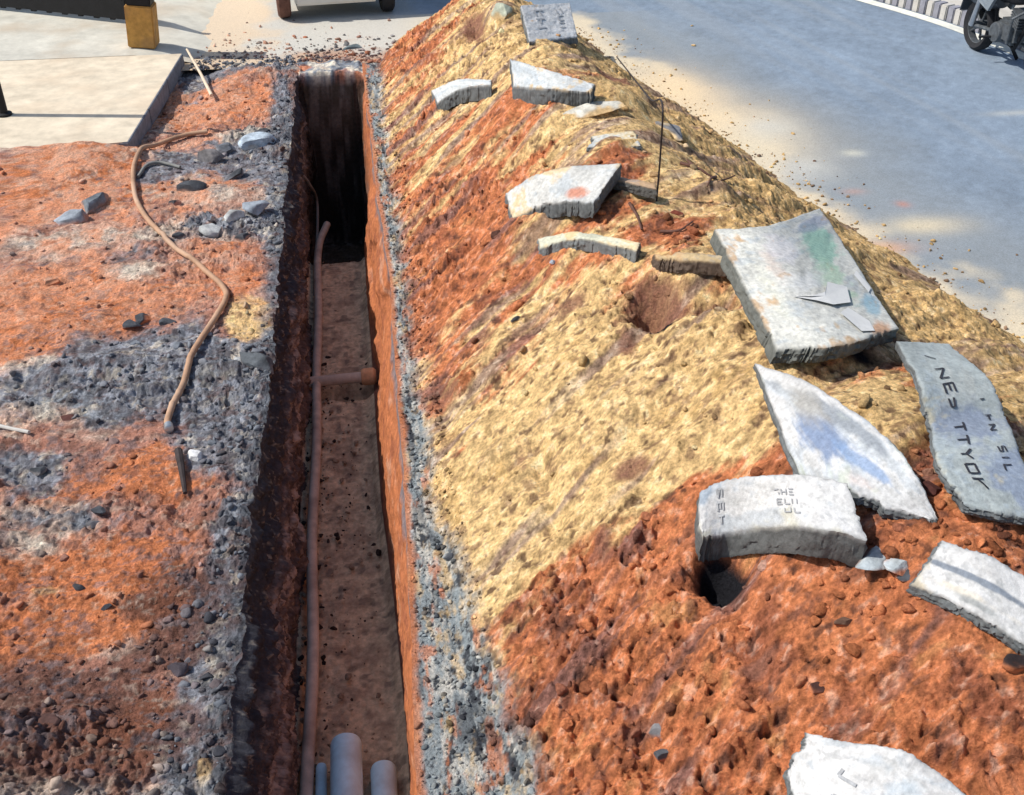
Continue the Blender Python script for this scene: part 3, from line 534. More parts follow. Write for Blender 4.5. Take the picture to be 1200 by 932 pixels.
def slab(label, top, bot, th, paint=None, dirt=.3, base=(.56, .60, .62), side=(.25, .27, .28), nu=96, nv=60, name='concrete_slab', seed=1, text=None, sidedir=None, rimtop=False, extra=None, dustc=None, group=None, rough=1.0):
    def edge(e, n):
        pts = [surf(px, py, dz) for px, py, dz in e]; return spline(pts, n) if len(pts) > 2 else np.linspace(pts[0], pts[1], n)
    T = edge(top, nu); Bt = edge(bot, nu); v = np.linspace(0, 1, nv)[:, None, None]
    S = T[None] * (1 - v) + Bt[None] * v                                   # rows: far -> near
    nrm = np.cross(S[-1, nu // 2] - S[0, nu // 2], S[nv // 2, -1] - S[nv // 2, 0]); nrm = nrm / np.linalg.norm(nrm)
    if nrm[2] < 0: nrm = -nrm
    dn = np.array(sidedir) if sidedir else np.array((0, .12, -1.)); dn = dn / np.linalg.norm(dn)
    uu, vv = np.meshgrid(np.linspace(0, 1, nu), np.linspace(0, 1, nv))
    ux = S[nv // 2, -1] - S[nv // 2, 0]; lu = np.linalg.norm(ux); ux = ux / lu; vx = S[-1, nu // 2] - S[0, nu // 2]; lv = np.linalg.norm(vx); vx = vx / lv
    base = tuple(min(q, .56) * 1.0 for q in base); side = tuple(q * .55 for q in side)  # sides darkened further, the shade of slab fronts put into their colour
    paint = [(a1, a2, a3, a4, tuple(q * .8 for q in a5), a6) for (a1, a2, a3, a4, a5, a6) in (paint or [])]
    e = np.minimum(np.minimum(uu, 1 - uu) * lu, np.minimum(vv, 1 - vv) * lv)
    Xs, Ys = S[..., 0], S[..., 1]
    jit = np.exp(-e / .03)[..., None] * rough
    S = S + jit * (ux * (.010 * fbm(uu * lu * 9, vv * lv * 9, g=.78, o=6, s=seed + 200))[..., None] + vx * (.010 * fbm(uu * lu * 9 + 9, vv * lv * 9, g=.78, o=6, s=seed + 210))[..., None])
    ch = np.clip(fbm(uu * lu * 7 + 31, vv * lv * 7, o=5, s=seed + 215, g=.7) - .18, 0, 1) * .035 * rough
    S = S + ux * (ch * np.sign(.5 - uu) * np.exp(-np.minimum(uu, 1 - uu) * lu / .03))[..., None] + vx * (ch * np.sign(.5 - vv) * np.exp(-np.minimum(vv, 1 - vv) * lv / .03))[..., None]
    S = S + nrm * (.004 * fbm(uu * lu * 9, vv * lv * 9, o=4, s=seed + 220, g=.6) - .006 * np.exp(-e / .008))[..., None] * rough
    Bm = S + dn * th + nrm * (.006 * fbm(uu * lu * 8, vv * lv * 8, o=3, s=seed + 230))[..., None]
    # closed shell: top, sides in 5 steps, bottom
    V = []; Cc = []; faces = []
    n = fbm(uu * lu * 5, vv * lv * 5, o=5, s=seed + 240, g=.6).ravel(); n2 = fbm(uu * lu * 18, vv * lv * 18, o=4, s=seed + 250, g=.65).ravel()
    c = np.tile(np.array(base), (nu * nv, 1)); c = c * (1 + .20 * n + .12 * n2)[:, None]
    c = mixc(c, np.array((.30, .36, .42)), ss(.2, .75, n2 * .6 + fbm(uu * lu * 3, vv * lv * 11, o=3, s=seed + 260).ravel()) * .45)
    u_, v_ = uu.ravel(), vv.ravel(); st_ = fbm(uu * lu * 2.5 + vv * lv * 2, vv * lv * 14 - uu * lu * 4, o=4, s=seed + 265, g=.65).ravel()
    c = mixc(c, np.array((.20, .21, .22)), ss(.35, .7, fbm(uu * lu * 30, vv * lv * 30, o=3, s=seed + 290, g=.7).ravel()) * .35); c = mixc(c, np.array((.36, .37, .36)), ss(.1, .7, st_) * .3)
    for (cu, cv, ru, rv, cl, w) in (paint or []):
        q = w * np.exp(-((u_ - cu) / ru)**2 - ((v_ - cv) / rv)**2) * 1.4 + .35 * n + .3 * n2 + .25 * st_; c = mixc(c, np.array(cl), ss(.3, .95, q) * min(1, w) * .85)
    dc = np.array(dustc if dustc is not None else (.55, .36, .20)) * .85; c = mixc(c, dc, ss(.15, .7, n + dirt * 1.3 - .45 + .35 * n2 + .45 * np.exp(-e.ravel() / .045)) * .8)
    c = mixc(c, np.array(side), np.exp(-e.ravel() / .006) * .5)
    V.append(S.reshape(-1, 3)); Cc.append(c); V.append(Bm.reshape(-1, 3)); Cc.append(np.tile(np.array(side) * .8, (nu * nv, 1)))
    idx = np.arange(nu * nv).reshape(nv, nu)
    for a, b_, cq, d in zip(idx[:-1, :-1].ravel(), idx[:-1, 1:].ravel(), idx[1:, 1:].ravel(), idx[1:, :-1].ravel()):
        faces.append((a, d, cq, b_)); faces.append((a + nu * nv, b_ + nu * nv, cq + nu * nv, d + nu * nv))
    loop = np.concatenate([idx[0, :-1], idx[:-1, -1], idx[-1, :0:-1], idx[:0:-1, 0]]); m = len(loop); St = S.reshape(-1, 3)[loop]; Bb = Bm.reshape(-1, 3)[loop]; off0 = 2 * nu * nv
    ks = 7; prev = loop
    cen = (S[nv // 2, nu // 2])
    for k in range(1, ks):
        f = k / ks; Pk = St * (1 - f) + Bb * f; outw = Pk - cen; outw -= np.outer(outw @ nrm, nrm); outw /= np.linalg.norm(outw, axis=1)[:, None] + 1e-9
        rr = .008 * fbm(np.arange(m) * .25, np.full(m, k * 1.0), o=3, s=seed + 270) * rough + .006 * math.sin(math.pi * f)
        rr = rr + .010 * rough * fbm(np.arange(m) * .12, np.full(m, k * .55), o=4, s=seed + 275, g=.7) * math.sin(math.pi * f); Pk = Pk + outw * rr[:, None]; V.append(Pk)
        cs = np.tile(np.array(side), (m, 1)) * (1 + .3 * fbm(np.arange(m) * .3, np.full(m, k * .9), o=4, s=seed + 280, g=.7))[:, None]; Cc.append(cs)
        cur = off0 + (k - 1) * m + np.arange(m)
        for j in range(m): faces.append((prev[j], prev[(j + 1) % m], cur[(j + 1) % m], cur[j]))
        prev = cur
    bl_ = loop + nu * nv
    for j in range(m): faces.append((prev[j], prev[(j + 1) % m], bl_[(j + 1) % m], bl_[j]))
    V = np.concatenate(V); Cc = np.clip(np.concatenate(Cc), .02, .85); me = bpy.data.meshes.new(name)
    org = Vector(S[nv // 2, nu // 2] + dn * th)
    me.from_pydata((V - np.array(org)).tolist(), [], [tuple(int(i) for i in f) for f in faces]); me.update(); setcol(me, Cc)
    bmm = bmesh.new(); bmm.from_mesh(me); bmesh.ops.recalc_face_normals(bmm, faces=bmm.faces[:]); bmm.to_mesh(me); bmm.free()
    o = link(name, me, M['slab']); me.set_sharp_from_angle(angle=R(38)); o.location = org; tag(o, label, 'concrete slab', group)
    def pt(u, v, lift=.002):
        fu = min(max(u, 0), 1) * (nu - 1); fv = min(max(v, 0), 1) * (nv - 1); i = min(int(fu), nu - 2); j = min(int(fv), nv - 2); a = fu - i; b_ = fv - j
        p = S[j, i] * (1 - a) * (1 - b_) + S[j, i + 1] * a * (1 - b_) + S[j + 1, i] * (1 - a) * b_ + S[j + 1, i + 1] * a * b_
        return Vector(p + nrm * lift) - org
    if text:
        for nm_, m_, items in text:
            b = bmesh.new()
            for (s_, u0, v0, du, dv, cu, cv, w) in items:      # origin, advance per char, up vector of char (cu, cv) in uv
                for ci, ch in enumerate(s_):
                    if ch not in STROKES: continue
                    a0 = (u0 + du * ci, v0 + dv * ci)
                    for (x1, y1, x2, y2) in STROKES[ch]:
                        if random.random() < .16: continue
                        f = lambda x, y: (a0[0] + du * .62 * x + cu * y, a0[1] + dv * .62 * x + cv * y)
                        A_, B_ = f(x1, y1), f(x2, y2); PA = [pt(A_[0] + (B_[0] - A_[0]) * t, A_[1] + (B_[1] - A_[1]) * t, .005) for t in (0, .5, 1)]
                        N_ = Vector(nrm); d = (PA[2] - PA[0]); 
                        if d.length < 1e-5: continue
                        sd = N_.cross(d).normalized() * w
                        vs = [[b.verts.new(p - sd), b.verts.new(p + sd)] for p in PA]
                        for k in range(2): b.faces.new((vs[k][0], vs[k][1], vs[k + 1][1], vs[k + 1][0]))
            mt = bpy.data.meshes.new(nm_); b.to_mesh(mt); b.free(); link(nm_, mt, m_, o, smooth=False)
    if extra:
        for nm_, m_, outline, lift in extra:
            b = bmesh.new(); vs = [b.verts.new(pt(u, v, lift + .004 * math.sin(7 * u + 5 * v))) for u, v in outline]; cc_ = [sum(q[0] for q in outline) / len(outline), sum(q[1] for q in outline) / len(outline)]
            vc = b.verts.new(pt(cc_[0], cc_[1], lift)); 
            for k in range(len(vs)): b.faces.new((vs[k], vs[(k + 1) % len(vs)], vc))
            mt = bpy.data.meshes.new(nm_); b.to_mesh(mt); b.free(); link(nm_, mt, m_, o, smooth=False)
    return o
GR = 'broken concrete slabs lying on the soil heap'
W = (.53, .55, .55)
slab('upright pale slab with two faint dark blotches at the far top of the heap', [(610, 6, .12), (668, 3, .32)], [(621, 50, .04), (677, 43, .12)], .10, base=(.62, .62, .62), dirt=.0, seed=1, text=[('lettering', M['inkf'], [('BEH', .22, .2, .0, .24, .16, 0, .012), ('SUN', .66, .2, .0, .2, .12, 0, .010)])], group=GR)
slab('light slab half buried behind the red patch with a thick dark front edge', [(597, 68, .12), (650, 84, .14), (697, 98, .12)], [(602, 101, .10), (640, 103, .15), (692, 108, .12)], .15, base=W, dirt=.1, seed=2, dustc=(.66, .45, .2), group=GR)
slab('small pale curved slab nearest the trench at the far end of the heap', [(505, 106, .06), (536, 93, .12), (575, 93, .13)], [(512, 120, .06), (540, 104, .13), (575, 99, .15)], .14, base=W, dirt=.0, seed=3, group=GR)
slab('small cream slab almost covered by sand beside the thin rod', [(694, 158, .05), (745, 152, .05)], [(688, 172, .05), (750, 170, .04)], .04, base=(.66, .63, .52), dirt=.35, seed=4, dustc=(.66, .5, .25), group=GR)
slab('grey slab edge poking out behind the arched slab beside the thin rod', [(705, 202, .07), (768, 214, .07)], [(700, 206, .09), (770, 221, .08)], .07, base=(.40, .28, .2), dirt=.5, seed=5, side=(.22, .22, .21), group=GR)
slab('arched sand dusted slab with thick grey right edge in mid heap', [(592, 226, .05), (640, 200, .17), (728, 190, .19)], [(600, 257, .02), (640, 240, .12), (695, 238, .18)], .11, base=(.64, .62, .54), dirt=.25, seed=6, dustc=(.68, .50, .26), paint=[(.78, .75, .12, .2, (.6, .2, .1), .9)], group=GR)
slab('low curved slab edge under a sand cover in front of the arched slab', [(630, 279, .03), (676, 271, .06), (750, 284, .05)], [(632, 291, .05), (676, 280, .08), (745, 293, .05)], .09, base=(.66, .60, .44), dirt=.4, seed=7, dustc=(.68, .50, .26), side=(.34, .37, .38), group=GR)
slab('brownish slab bridging a dark hollow left of the largest slab', [(766, 298, .07), (800, 296, .12), (856, 300, .13)], [(768, 304, .07), (800, 306, .12), (860, 309, .13)], .085, base=(.50, .38, .22), dirt=.4, seed=8, side=(.25, .19, .15), group=GR)
slab('largest slab on the heap with green smears and torn white paper', [(838, 268, .16), (900, 263, .20), (962, 243, .22)], [(912, 408, .13), (985, 404, .16), (1053, 384, .14)], .085, base=(.56, .58, .52), dirt=.12, seed=9, nu=100, nv=100, side=(.24, .25, .23), sidedir=(-.30, .05, -1),
     paint=[(.80, .30, .16, .20, (.30, .52, .42), 1.0), (.72, .55, .14, .12, (.40, .58, .42), .8), (.35, .35, .12, .18, (.74, .60, .52), .7), (.48, .25, .14, .18, (.74, .72, .74), .8), (.50, .55, .2, .12, (.72, .72, .70), .8), (.85, .12, .2, .08, (.34, .38, .48), .9), (.78, .72, .12, .1, (.42, .62, .40), .6), (.9, .82, .07, .08, (.26, .44, .55), .9), (.2, .5, .1, .35, (.70, .70, .58), .6), (.86, .98, .1, .05, (.62, .32, .16), .9)],
     extra=[('torn_paper', M['paper'], [(.34, .64), (.5, .70), (.60, .76), (.74, .78), (.78, .68), (.66, .60), (.60, .66), (.48, .66)], .012), ('torn_paper', M['paper'], [(.62, .82), (.70, .80), (.80, .92), (.80, .985), (.70, .96)], .010), ('torn_paper', M['paper'], [(.90, .62), (.94, .60), (.97, .74), (.93, .76)], .012)], group=GR)
slab('white slab with blue paint strokes below the largest slab', [(884, 424, .07), (955, 452, .14), (1035, 508, .17), (1072, 556, .12), (1099, 604, .03)], [(936, 556, .14), (965, 562, .15), (1000, 578, .12), (1045, 596, .06), (1090, 610, .02)], .05, base=(.70, .71, .69), dirt=.0, seed=10, nu=90, nv=60, dustc=(.55, .60, .52),
     paint=[(.24, .55, .13, .25, (.16, .24, .42), .9), (.32, .2, .25, .12, (.26, .29, .33), .9), (.50, .55, .18, .10, (.24, .36, .58), .9), (.2, .25, .1, .25, (.42, .40, .36), .8), (.5, .85, .12, .12, (.74, .52, .44), .5)], group=GR)
slab('wavy grey blue slab with two rows of black lettering at the right side', [(1112, 402, .10), (1158, 440, .19), (1180, 488, .15), (1202, 545, .13), (1232, 612, .12)], [(1051, 399, .10), (1078, 450, .18), (1091, 500, .12), (1101, 545, .16), (1132, 592, .11)], .04, base=(.37, .41, .41), dirt=-.1, seed=11, nu=110, nv=70, dustc=(.55, .5, .36),
     paint=[(.50, .5, .10, .5, (.26, .31, .42), .9), (.80, .2, .2, .3, (.24, .30, .44), .8), (.3, .4, .12, .4, (.58, .60, .56), .6)],
     text=[('lettering', M['ink'], [('ANES', .10, .70, .085, .0, .0, -.13, .0050), ('TTYOK', .50, .72, .083, .0, .0, -.13, .0050), ('I', .36, .28, .07, .0, 0, -.06, .004), ('EN', .48, .28, .055, .0, 0, -.08, .004), ('SIL', .66, .26, .045, .0, 0, -.09, .004)])], group=GR)
slab('thick white slab with rough grey front propped over a dark hollow', [(818, 576, .22), (855, 561, .25), (930, 556, .26), (992, 566, .22)], [(819, 634, .18), (860, 624, .22), (940, 617, .24), (1018, 634, .17)], .155, base=(.70, .72, .73), dirt=.0, seed=12, nu=90, nv=40, side=(.24, .25, .25), dustc=(.62, .60, .5), sidedir=(.03, .10, -1),
     paint=[(.1, .1, .3, .25, (.36, .46, .58), .7)], text=[('lettering', M['inkf'], [('BEH', .22, .15, .0, .25, .05, .0, .005), ('SHE', .56, .40, .035, 0, 0, -.11, .0028), ('ELU', .57, .58, .035, 0, 0, -.10, .0028), ('UL', .60, .74, .045, 0, 0, -.09, .0028)])], group=GR)
slab('pale slab with a long groove lying at the right edge of the heap', [(1106, 634, .13), (1160, 652, .12), (1225, 690, .10)], [(1068, 684, .07), (1140, 718, .08), (1215, 765, .07)], .05, base=(.62, .66, .67), dirt=.0, seed=13, dustc=(.58, .5, .36), paint=[(.45, .45, .6, .06, (.18, .22, .28), 1.0), (.4, .75, .5, .08, (.66, .58, .44), .6), (.55, .85, .2, .08, (.28, .30, .30), .8)], group=GR)
slab('small white broken piece leaning against the grooved slab', [(1124, 706, .05), (1165, 722, .05)], [(1122, 726, .01), (1170, 748, .01)], .04, base=W, dirt=.1, seed=14, nu=30, nv=20, group=GR)
slab('white slab with faint curved marks at the near bottom of the heap', [(946, 858, .12), (985, 868, .14), (1050, 878, .14), (1090, 900, .10), (1150, 945, .03)], [(922, 905, .08), (930, 940, .10), (960, 990, .12), (1030, 1000, .12), (1120, 990, .05)], .06, base=(.73, .74, .74), dirt=-.1, seed=15, nu=90, nv=60, dustc=(.55, .6, .62),
     paint=[(.72, .4, .12, .4, (.5, .58, .64), .6)], text=[('lettering', M['inkf'], [('C', .36, .42, .16, .0, .0, -.10, .006), ('CII', .40, .74, .11, .0, 0, -.16, .006)])], group=GR)

# ------------------------------------------------------------ single stones
def stone(px, py, s, label, cl, m=False, flat=.7, name='rubble_chunk', rz=0., el=1.3, cat='stone', grp='loose chunks around the trench'):
    p = surf(px, py, 0) if m else surf(px, py, 0, lambda x, y: height(x, y, False) if len(x) > 1 else height(x, y))
    z = float(height(np.array([p.x]), np.array([p.y]))[0])
    bm = bmesh.new(); bmesh.ops.create_icosphere(bm, subdivisions=4, radius=1)
    V = np.array([v.co[:] for v in bm.verts]); sd = int(px * 7 + py)
    rr = np.random.default_rng(sd)
    for _ in range(11):                                             # chop by random planes: angular faces
        nn = rr.normal(size=3); nn /= np.linalg.norm(nn); dd = rr.uniform(.45, .8); q = V @ nn; V = V - np.outer(np.clip(q - dd, 0, None), nn)
    V = V * (1 + .05 * fbm(V[:, 0] * 3, V[:, 1] * 3, V[:, 2] * 3 + .01, o=3, s=sd))[:, None]; V = V * np.array((s * el, s, s * flat))
    for v, c in zip(bm.verts, V): v.co = c
    me = bpy.data.meshes.new(name); bm.to_mesh(me); bm.free()
    n_ = fbm(V[:, 0] * 14, V[:, 1] * 14, V[:, 2] * 14 + .01, o=3, s=sd); gc_ = (colour_mound if m else (lambda a, b, c: colour_left(a, b)))(np.array([p.x]), np.array([p.y]), 0)[0]
    cc_ = np.clip(np.array(cl)[None] * (1 + .4 * n_)[:, None], .01, .8); wz = ss(.35 * s * flat, -.25 * s * flat, V[:, 2] + .3 * s * n_); cc_ = cc_ * (1 - wz[:, None] * .85) + gc_[None] * wz[:, None] * .85; setcol(me, cc_)
    o = link(name, me, M['rock']); me.set_sharp_from_angle(angle=R(30)); o.location = (p.x, p.y, z + s * flat * .12); o.rotation_euler = (rr.uniform(-.3, .3), rr.uniform(-.3, .3), rz)
    return tag(o, label, cat, grp)
G1 = (.26, .29, .33); G2 = (.07, .075, .085); G3 = (.48, .49, .48)
stone(84, 256, .13, 'large grey chunk lying alone on the orange earth left of the hose', G1, rz=.3); stone(108, 240, .12, 'dark tilted chunk just behind the large grey one left of the hose', (.15, .17, .19), rz=1.1, el=1.5)
stone(225, 222, .085, 'flat black chunk just right of the hose bend', G2, rz=0, el=1.7); stone(276, 207, .085, 'black wedge shaped chunk halfway between hose and trench', G2, rz=.4, el=1.6)
stone(305, 172, .13, 'pale blue grey boulder by the far trench rim', (.36, .42, .48), rz=.2, el=1.5); stone(308, 160, .07, 'dark chunk sitting behind the pale blue grey boulder', G2)
stone(265, 178, .11, 'dark chunk left of the pale blue grey boulder', (.12, .13, .15), rz=.6); stone(247, 186, .11, 'brown grey chunk at the left end of the stone row', (.17, .16, .16), rz=.2)
stone(245, 268, .10, 'pale lump right of the hose before the red patch', G3); stone(272, 258, .09, 'white grey lump on the rubble by the trench', G3, rz=.8); stone(300, 250, .10, 'grey lump at the top of the rubble beside the trench', G1); stone(205, 240, .05, 'small dark stone touching the hose', G2)
stone(285, 280, .06, 'small black stone left of the trench rubble', G2); stone(209, 277, .04, 'tiny black stone under the hose curve', G2)
stone(300, 430, .10, 'black tilted chunk with light top at the trench edge', (.10, .11, .12), rz=-.5, el=1.5); stone(285, 425, .07, 'light grey flake beside the black tilted chunk', G3, flat=.3, el=1.6)
stone(165, 375, .06, 'dark chunk on grey rubble left of the hose end', G2, el=1.5); stone(155, 382, .06, 'smaller dark chunk on the grey rubble', G2); stone(197, 377, .05, 'dark stone at the upper edge of grey rubble', G2)
stone(78, 490, .045, 'reddish black lump on the grey earth at far left', (.09, .04, .035)); stone(60, 350 - 18, .05, 'brown lump in the orange earth at left', (.14, .07, .05))
stone(115, 600, .035, 'dark grey stone on the orange earth mid left', G2); stone(45, 552, .04, 'small black stone near the left border', G2)
stone(228, 537, .055, 'white stone beside the short dark bar', (.62, .62, .62)); stone(92, 690, .03, 'dark stone in the orange patch at lower left', G2); stone(125, 714, .025, 'dark pebble below the orange patch at lower left', G2)
stone(60, 845, .05, 'dark brown clod in the shaded earth at bottom left', (.08, .045, .04)); stone(205, 785, .05, 'dark clod near the crumbling rim at lower left', (.07, .06, .07))
for a in [(312, 72, .09, 'black lump at the far end of the trench on the left', G2), (332, 72, .06, 'smaller black lump next to the far left lump', G2), (392, 60, .07, 'grey green lump behind the trench end', (.13, .16, .16)), (412, 57, .09, 'long dark lump behind the trench end', (.12, .15, .16)), (375, 62, .05, 'small grey lump behind the trench end', G1)]: stone(*a, flat=.5)
stone(785, 152, .10, 'dark grey stone on the road side of the heap top', (.20, .20, .21), True, el=1.7, rz=2.2, flat=.5)
stone(700, 125, .15, 'flat pale stone just below the half buried slab', (.50, .48, .42), True, el=1.8, flat=.3)
stone(590, 16, .12, 'grey green lump beside the upright slab', (.42, .45, .36), True, el=1.2)
stone(1028, 660, .07, 'sharp grey splinter off the propped thick slab', (.36, .40, .42), True, el=1.8, flat=.4, rz=.5); stone(1055, 664, .05, 'small blue grey chip right of the propped thick slab', (.36, .40, .42), True); stone(1060, 674, .03, 'tiny dark chip between the two slabs at right', G2, True)
stone(1091, 578, .045, 'dark red brown lump between white and grey slabs', (.10, .04, .035), True, flat=1.0); stone(770, 860, .04, 'grey stone half sunk in the red slope', (.22, .22, .23), True); stone(778, 884, .035, 'dark stone below the grey one on the red slope', G2, True)
stone(1195, 782, .045, 'black lump at the right border of the red heap', (.04, .03, .03), True, el=1.8); stone(955, 810, .03, 'dark clod in the middle of the red clods', (.08, .04, .035), True); stone(990, 728, .03, 'brown clod below the propped slab', (.12, .07, .05), True, flat=1.)
stone(527, 655, .035, 'black pebble on the yellow slope beside the grey strip', G2, True); stone(605, 375, .03, 'small black pebble on the streaked slope', G2, True)
stone(648, 300 + 10, .03, 'grey pebble below the low curved slab', G1, True); stone(795, 240, .04, 'dark red clod above the brownish slab', (.2, .06, .04), True)

# ------------------------------------------------------------ pipes and cables
z0 = -1.0
def fl_z(x, y): return z0
o = empty('water_pipe', (0, 0, 0)); col.objects.unlink(o); bpy.data.objects.remove(o)
pts = [(-.50, 10.4, -.98), (-.56, 9.9, -.95), (-.57, 9.0, -.92), (-.558, 7.6, -.93), (-.57, 6, -.94), (-.565, 4.5, -.93), (-.575, 3.2, -.94), (-.57, .5, -.94)]
sp_ = spline(pts, 90); sp_[:, 0] += .008 * np.sin(sp_[:, 1] * 3.1)
tag(MB().tube(sp_, .036, 14).build('water_pipe', M['conduit'], smooth=True), 'long thin mud stained pipe running along the left side of the trench floor', 'pipe')
p = at(345, 190, -.25); q2 = at(372, 243, -.93)
tag(MB().tube(spline([(-.75, 10.9, -.05), tuple(p), tuple(at(362, 215, -.5)), tuple(q2), (-.60, 8.9, -.95)], 40), .014, 10).build('cable', M['cable'], smooth=True), 'thin grey cable drooping over the far left trench wall', 'cable')
cr = empty('cross_pipe', (-.35, 7.45, -.93), label='thin pipe crossing the trench with an orange end socket', cat='pipe')
MB().tube([(-.36, 0, 0), (.26, 0, .02)], .044, 16).build('pipe_tube', M['conduit'], cr, True); MB().lathe([(.0, .0), (.055, .0), (.068, .02), (.068, .10), (.05, .12), (0, .12)], (.14, 0, .015), (1, 0, .03)).build('pipe_socket', M['clay'], cr, True)
for (pxl, pyt, dia, lab) in [(404, 858, .165, 'widest grey plastic duct in the middle of three on the trench floor'), (448, 890, .135, 'right hand grey plastic duct near the sunlit trench wall'), (376, 893, .06, 'thin grey duct left of the widest one on the trench floor')]:
    r = dia / 2; zc = -1 + r + .012 + (.05 if pxl == 404 else 0); e = at(pxl, pyt, zc + r)
    d = empty('plastic_duct', (e.x, e.y, zc), label=lab, cat='duct', group='three grey ducts laid in the near trench')
    LN = 5.2
    MB().lathe([(r - .012, -LN), (r, -LN), (r, -.02), (r - .004, -.006), (r - .006, 0), (r - .014, 0), (r - .014, -LN)], (0, 0, 0), (0, 1, 0), 40).build('duct_tube', M['pipe'], d, True)
    MB().lathe([(0, -.03), (r - .015, -.03), (r - .015, -.02), (0, -.018)], (0, 0, 0), (0, 1, 0), 40).build('end_cap', M['pipe'], d, True)
def lay(pix, r, lift=0., n=80, fn=None):
    P = [surf(a, b, 0, lambda x, y: height(x, y, False)) for a, b in pix]; s_ = spline(P, n); s_[:, 2] = height(s_[:, 0], s_[:, 1]); k = np.ones(7) / 7
    zz = np.convolve(np.pad(s_[:, 2], 3, 'edge'), k, 'valid'); s_[:, 2] = np.maximum(zz, s_[:, 2] - .01) + r * .8 + lift; return s_
h = empty('hose', tuple(surf(160, 215)), label='thick brown hose curling over the earth left of the trench', cat='hose')
sp_ = lay([(244, 160), (215, 165), (180, 176), (160, 192), (157, 220), (166, 250), (195, 283), (232, 312), (262, 340), (264, 362), (240, 395), (222, 430), (208, 465), (197, 492), (199, 507)], .021, 0.015, 150)
sp_ -= np.array(h.location); b = MB().tube(sp_, .021, 12).build('hose_tube', M['hose'], h, True)
a_, c_ = Vector(sp_[-2]), Vector(sp_[-1]); MB().lathe([(0, -.03), (.027, -.03), (.027, .025), (.018, .03), (.0, .03)], c_, (c_ - a_)).build('end_fitting', M['steel'], h, True)
tag(MB().tube(lay([(162, 208), (172, 197), (190, 193), (212, 200)], .014, .01, 30), .014, 10).build('cable', M['cable'], smooth=True), 'short grey cable loop beside the bend of the hose', 'cable')
tag(MB().tube([at(219, 58, .14), at(236, 88, .07), at(248, 112, .05)], [.012, .016, .018], 8).build('stick', M['pale_wood'], smooth=True), 'pale thin stick lying off the end of the kerb', 'stick')
tag(MB().tube(lay([(-6, 500), (36, 513)], .012, .01, 8), .012, 8).build('rod', M['white'], smooth=True), 'short white rod on the grey earth at the left border', 'rod')
tag(MB().tube([tuple(surf(209, 528, .05)), tuple(surf(212, 545, .04)), tuple(surf(217, 578, .03))], [.024, .02, .012], 8).build('metal_bar', M['rust'], smooth=True), 'short dark bar lying below the end of the hose', 'metal bar')
# thin rod and wire on the heap, dry roots
base = surf(770, 228); wire = [tuple(surf(722, 66, .03)), tuple(surf(745, 95, .05)), tuple(surf(763, 117, .18)), tuple(base + Vector((-.01, .02, .60))), tuple(base + Vector((0, .0, .30))), tuple(base + Vector((0, 0, -.05)))]
tag(MB().tube(spline(wire, 50), .0065, 8).build('wire_rod', M['rust'], smooth=True), 'thin black rod standing in the heap and bending away over the sand', 'rod')
rt = empty('dry_root', tuple(surf(835, 210)), label='dark forked root lying on the yellow sand of the heap', cat='root'); o0 = rt.location.copy()
b = MB(); 
for pix in ([(798, 186), (815, 196), (838, 212), (860, 214)], [(838, 212), (828, 226)], [(812, 193), (806, 180)]):
    s_ = lay(pix, .013, .01, 14) - np.array(o0); b.tube(s_, list(np.linspace(.013, .005, 14)), 8)
b.build('root_branch', M['wood'], rt, True)
rt = empty('dry_root', tuple(surf(746, 245)), label='short dark twig in the hollow right of the arched slab', cat='root'); o0 = rt.location.copy(); b = MB()
for pix in ([(738, 235), (747, 248), (752, 264)], [(775, 262), (797, 265), (812, 258)]): b.tube(lay(pix, .01, .01, 12) - np.array(o0), list(np.linspace(.011, .005, 12)), 8)
b.build('root_branch', M['wood'], rt, True)

# ------------------------------------------------------------ posts and railing on the pavement
p = at(165, 57, .12); pb = empty('painted_post', (p.x + .02, p.y + .13, .12), R(-4), 'square post with ochre yellow base and black upper part on pavement edge', 'post')
pb.rotation_euler = (0, R(5), R(-4))
MB().box((0, 0, .23), (.30, .26, .46), bev=.012).build('yellow_base', M['ochre'], pb, True); MB().box((0, 0, .80), (.27, .24, .68), bev=.012).build('black_shaft', M['black'], pb, True); MB().box((0, 0, 1.165), (.29, .26, .05), bev=.012).build('cap', M['ochre'], pb, True)
p = at(5, 135, .12); pl = empty('pole', (p.x, p.y, .12), 0, 'slim black pole standing on the pavement at the left border', 'pole')
MB().tube([(0, 0, 0), (0, 0, 2.6)], .042, 20).build('shaft', M['black'], pl, True); MB().lathe([(0, .0), (.075, 0), (.075, .02), (.05, .03), (0, .03)], (0, 0, 0.001), (0, 0, 1)).build('foot_plate', M['black'], pl, True)
a = at(152, 28, .12); c = at(-70, 4, .12); d = c - a; rr_ = empty('railing', tuple(a), math.atan2(d.y, d.x), 'low black railing of close upright bars behind the ochre post', 'railing')
b = MB(); LN = d.length; x = 0; i = 0
while x < LN:
    w = .062 if i % 2 else .07; b.box((x, 0, .48 + .02 * (i % 3)), (w, .03, .90)); x += .075; i += 1
b.build('bars', M['black'], rr_); MB().box((LN / 2, 0, .95), (LN, .06, .05)).build('top_rail', M['black'], rr_); MB().box((LN / 2, 0, .16), (LN, .05, .22)).build('bottom_rail', M['black'], rr_)

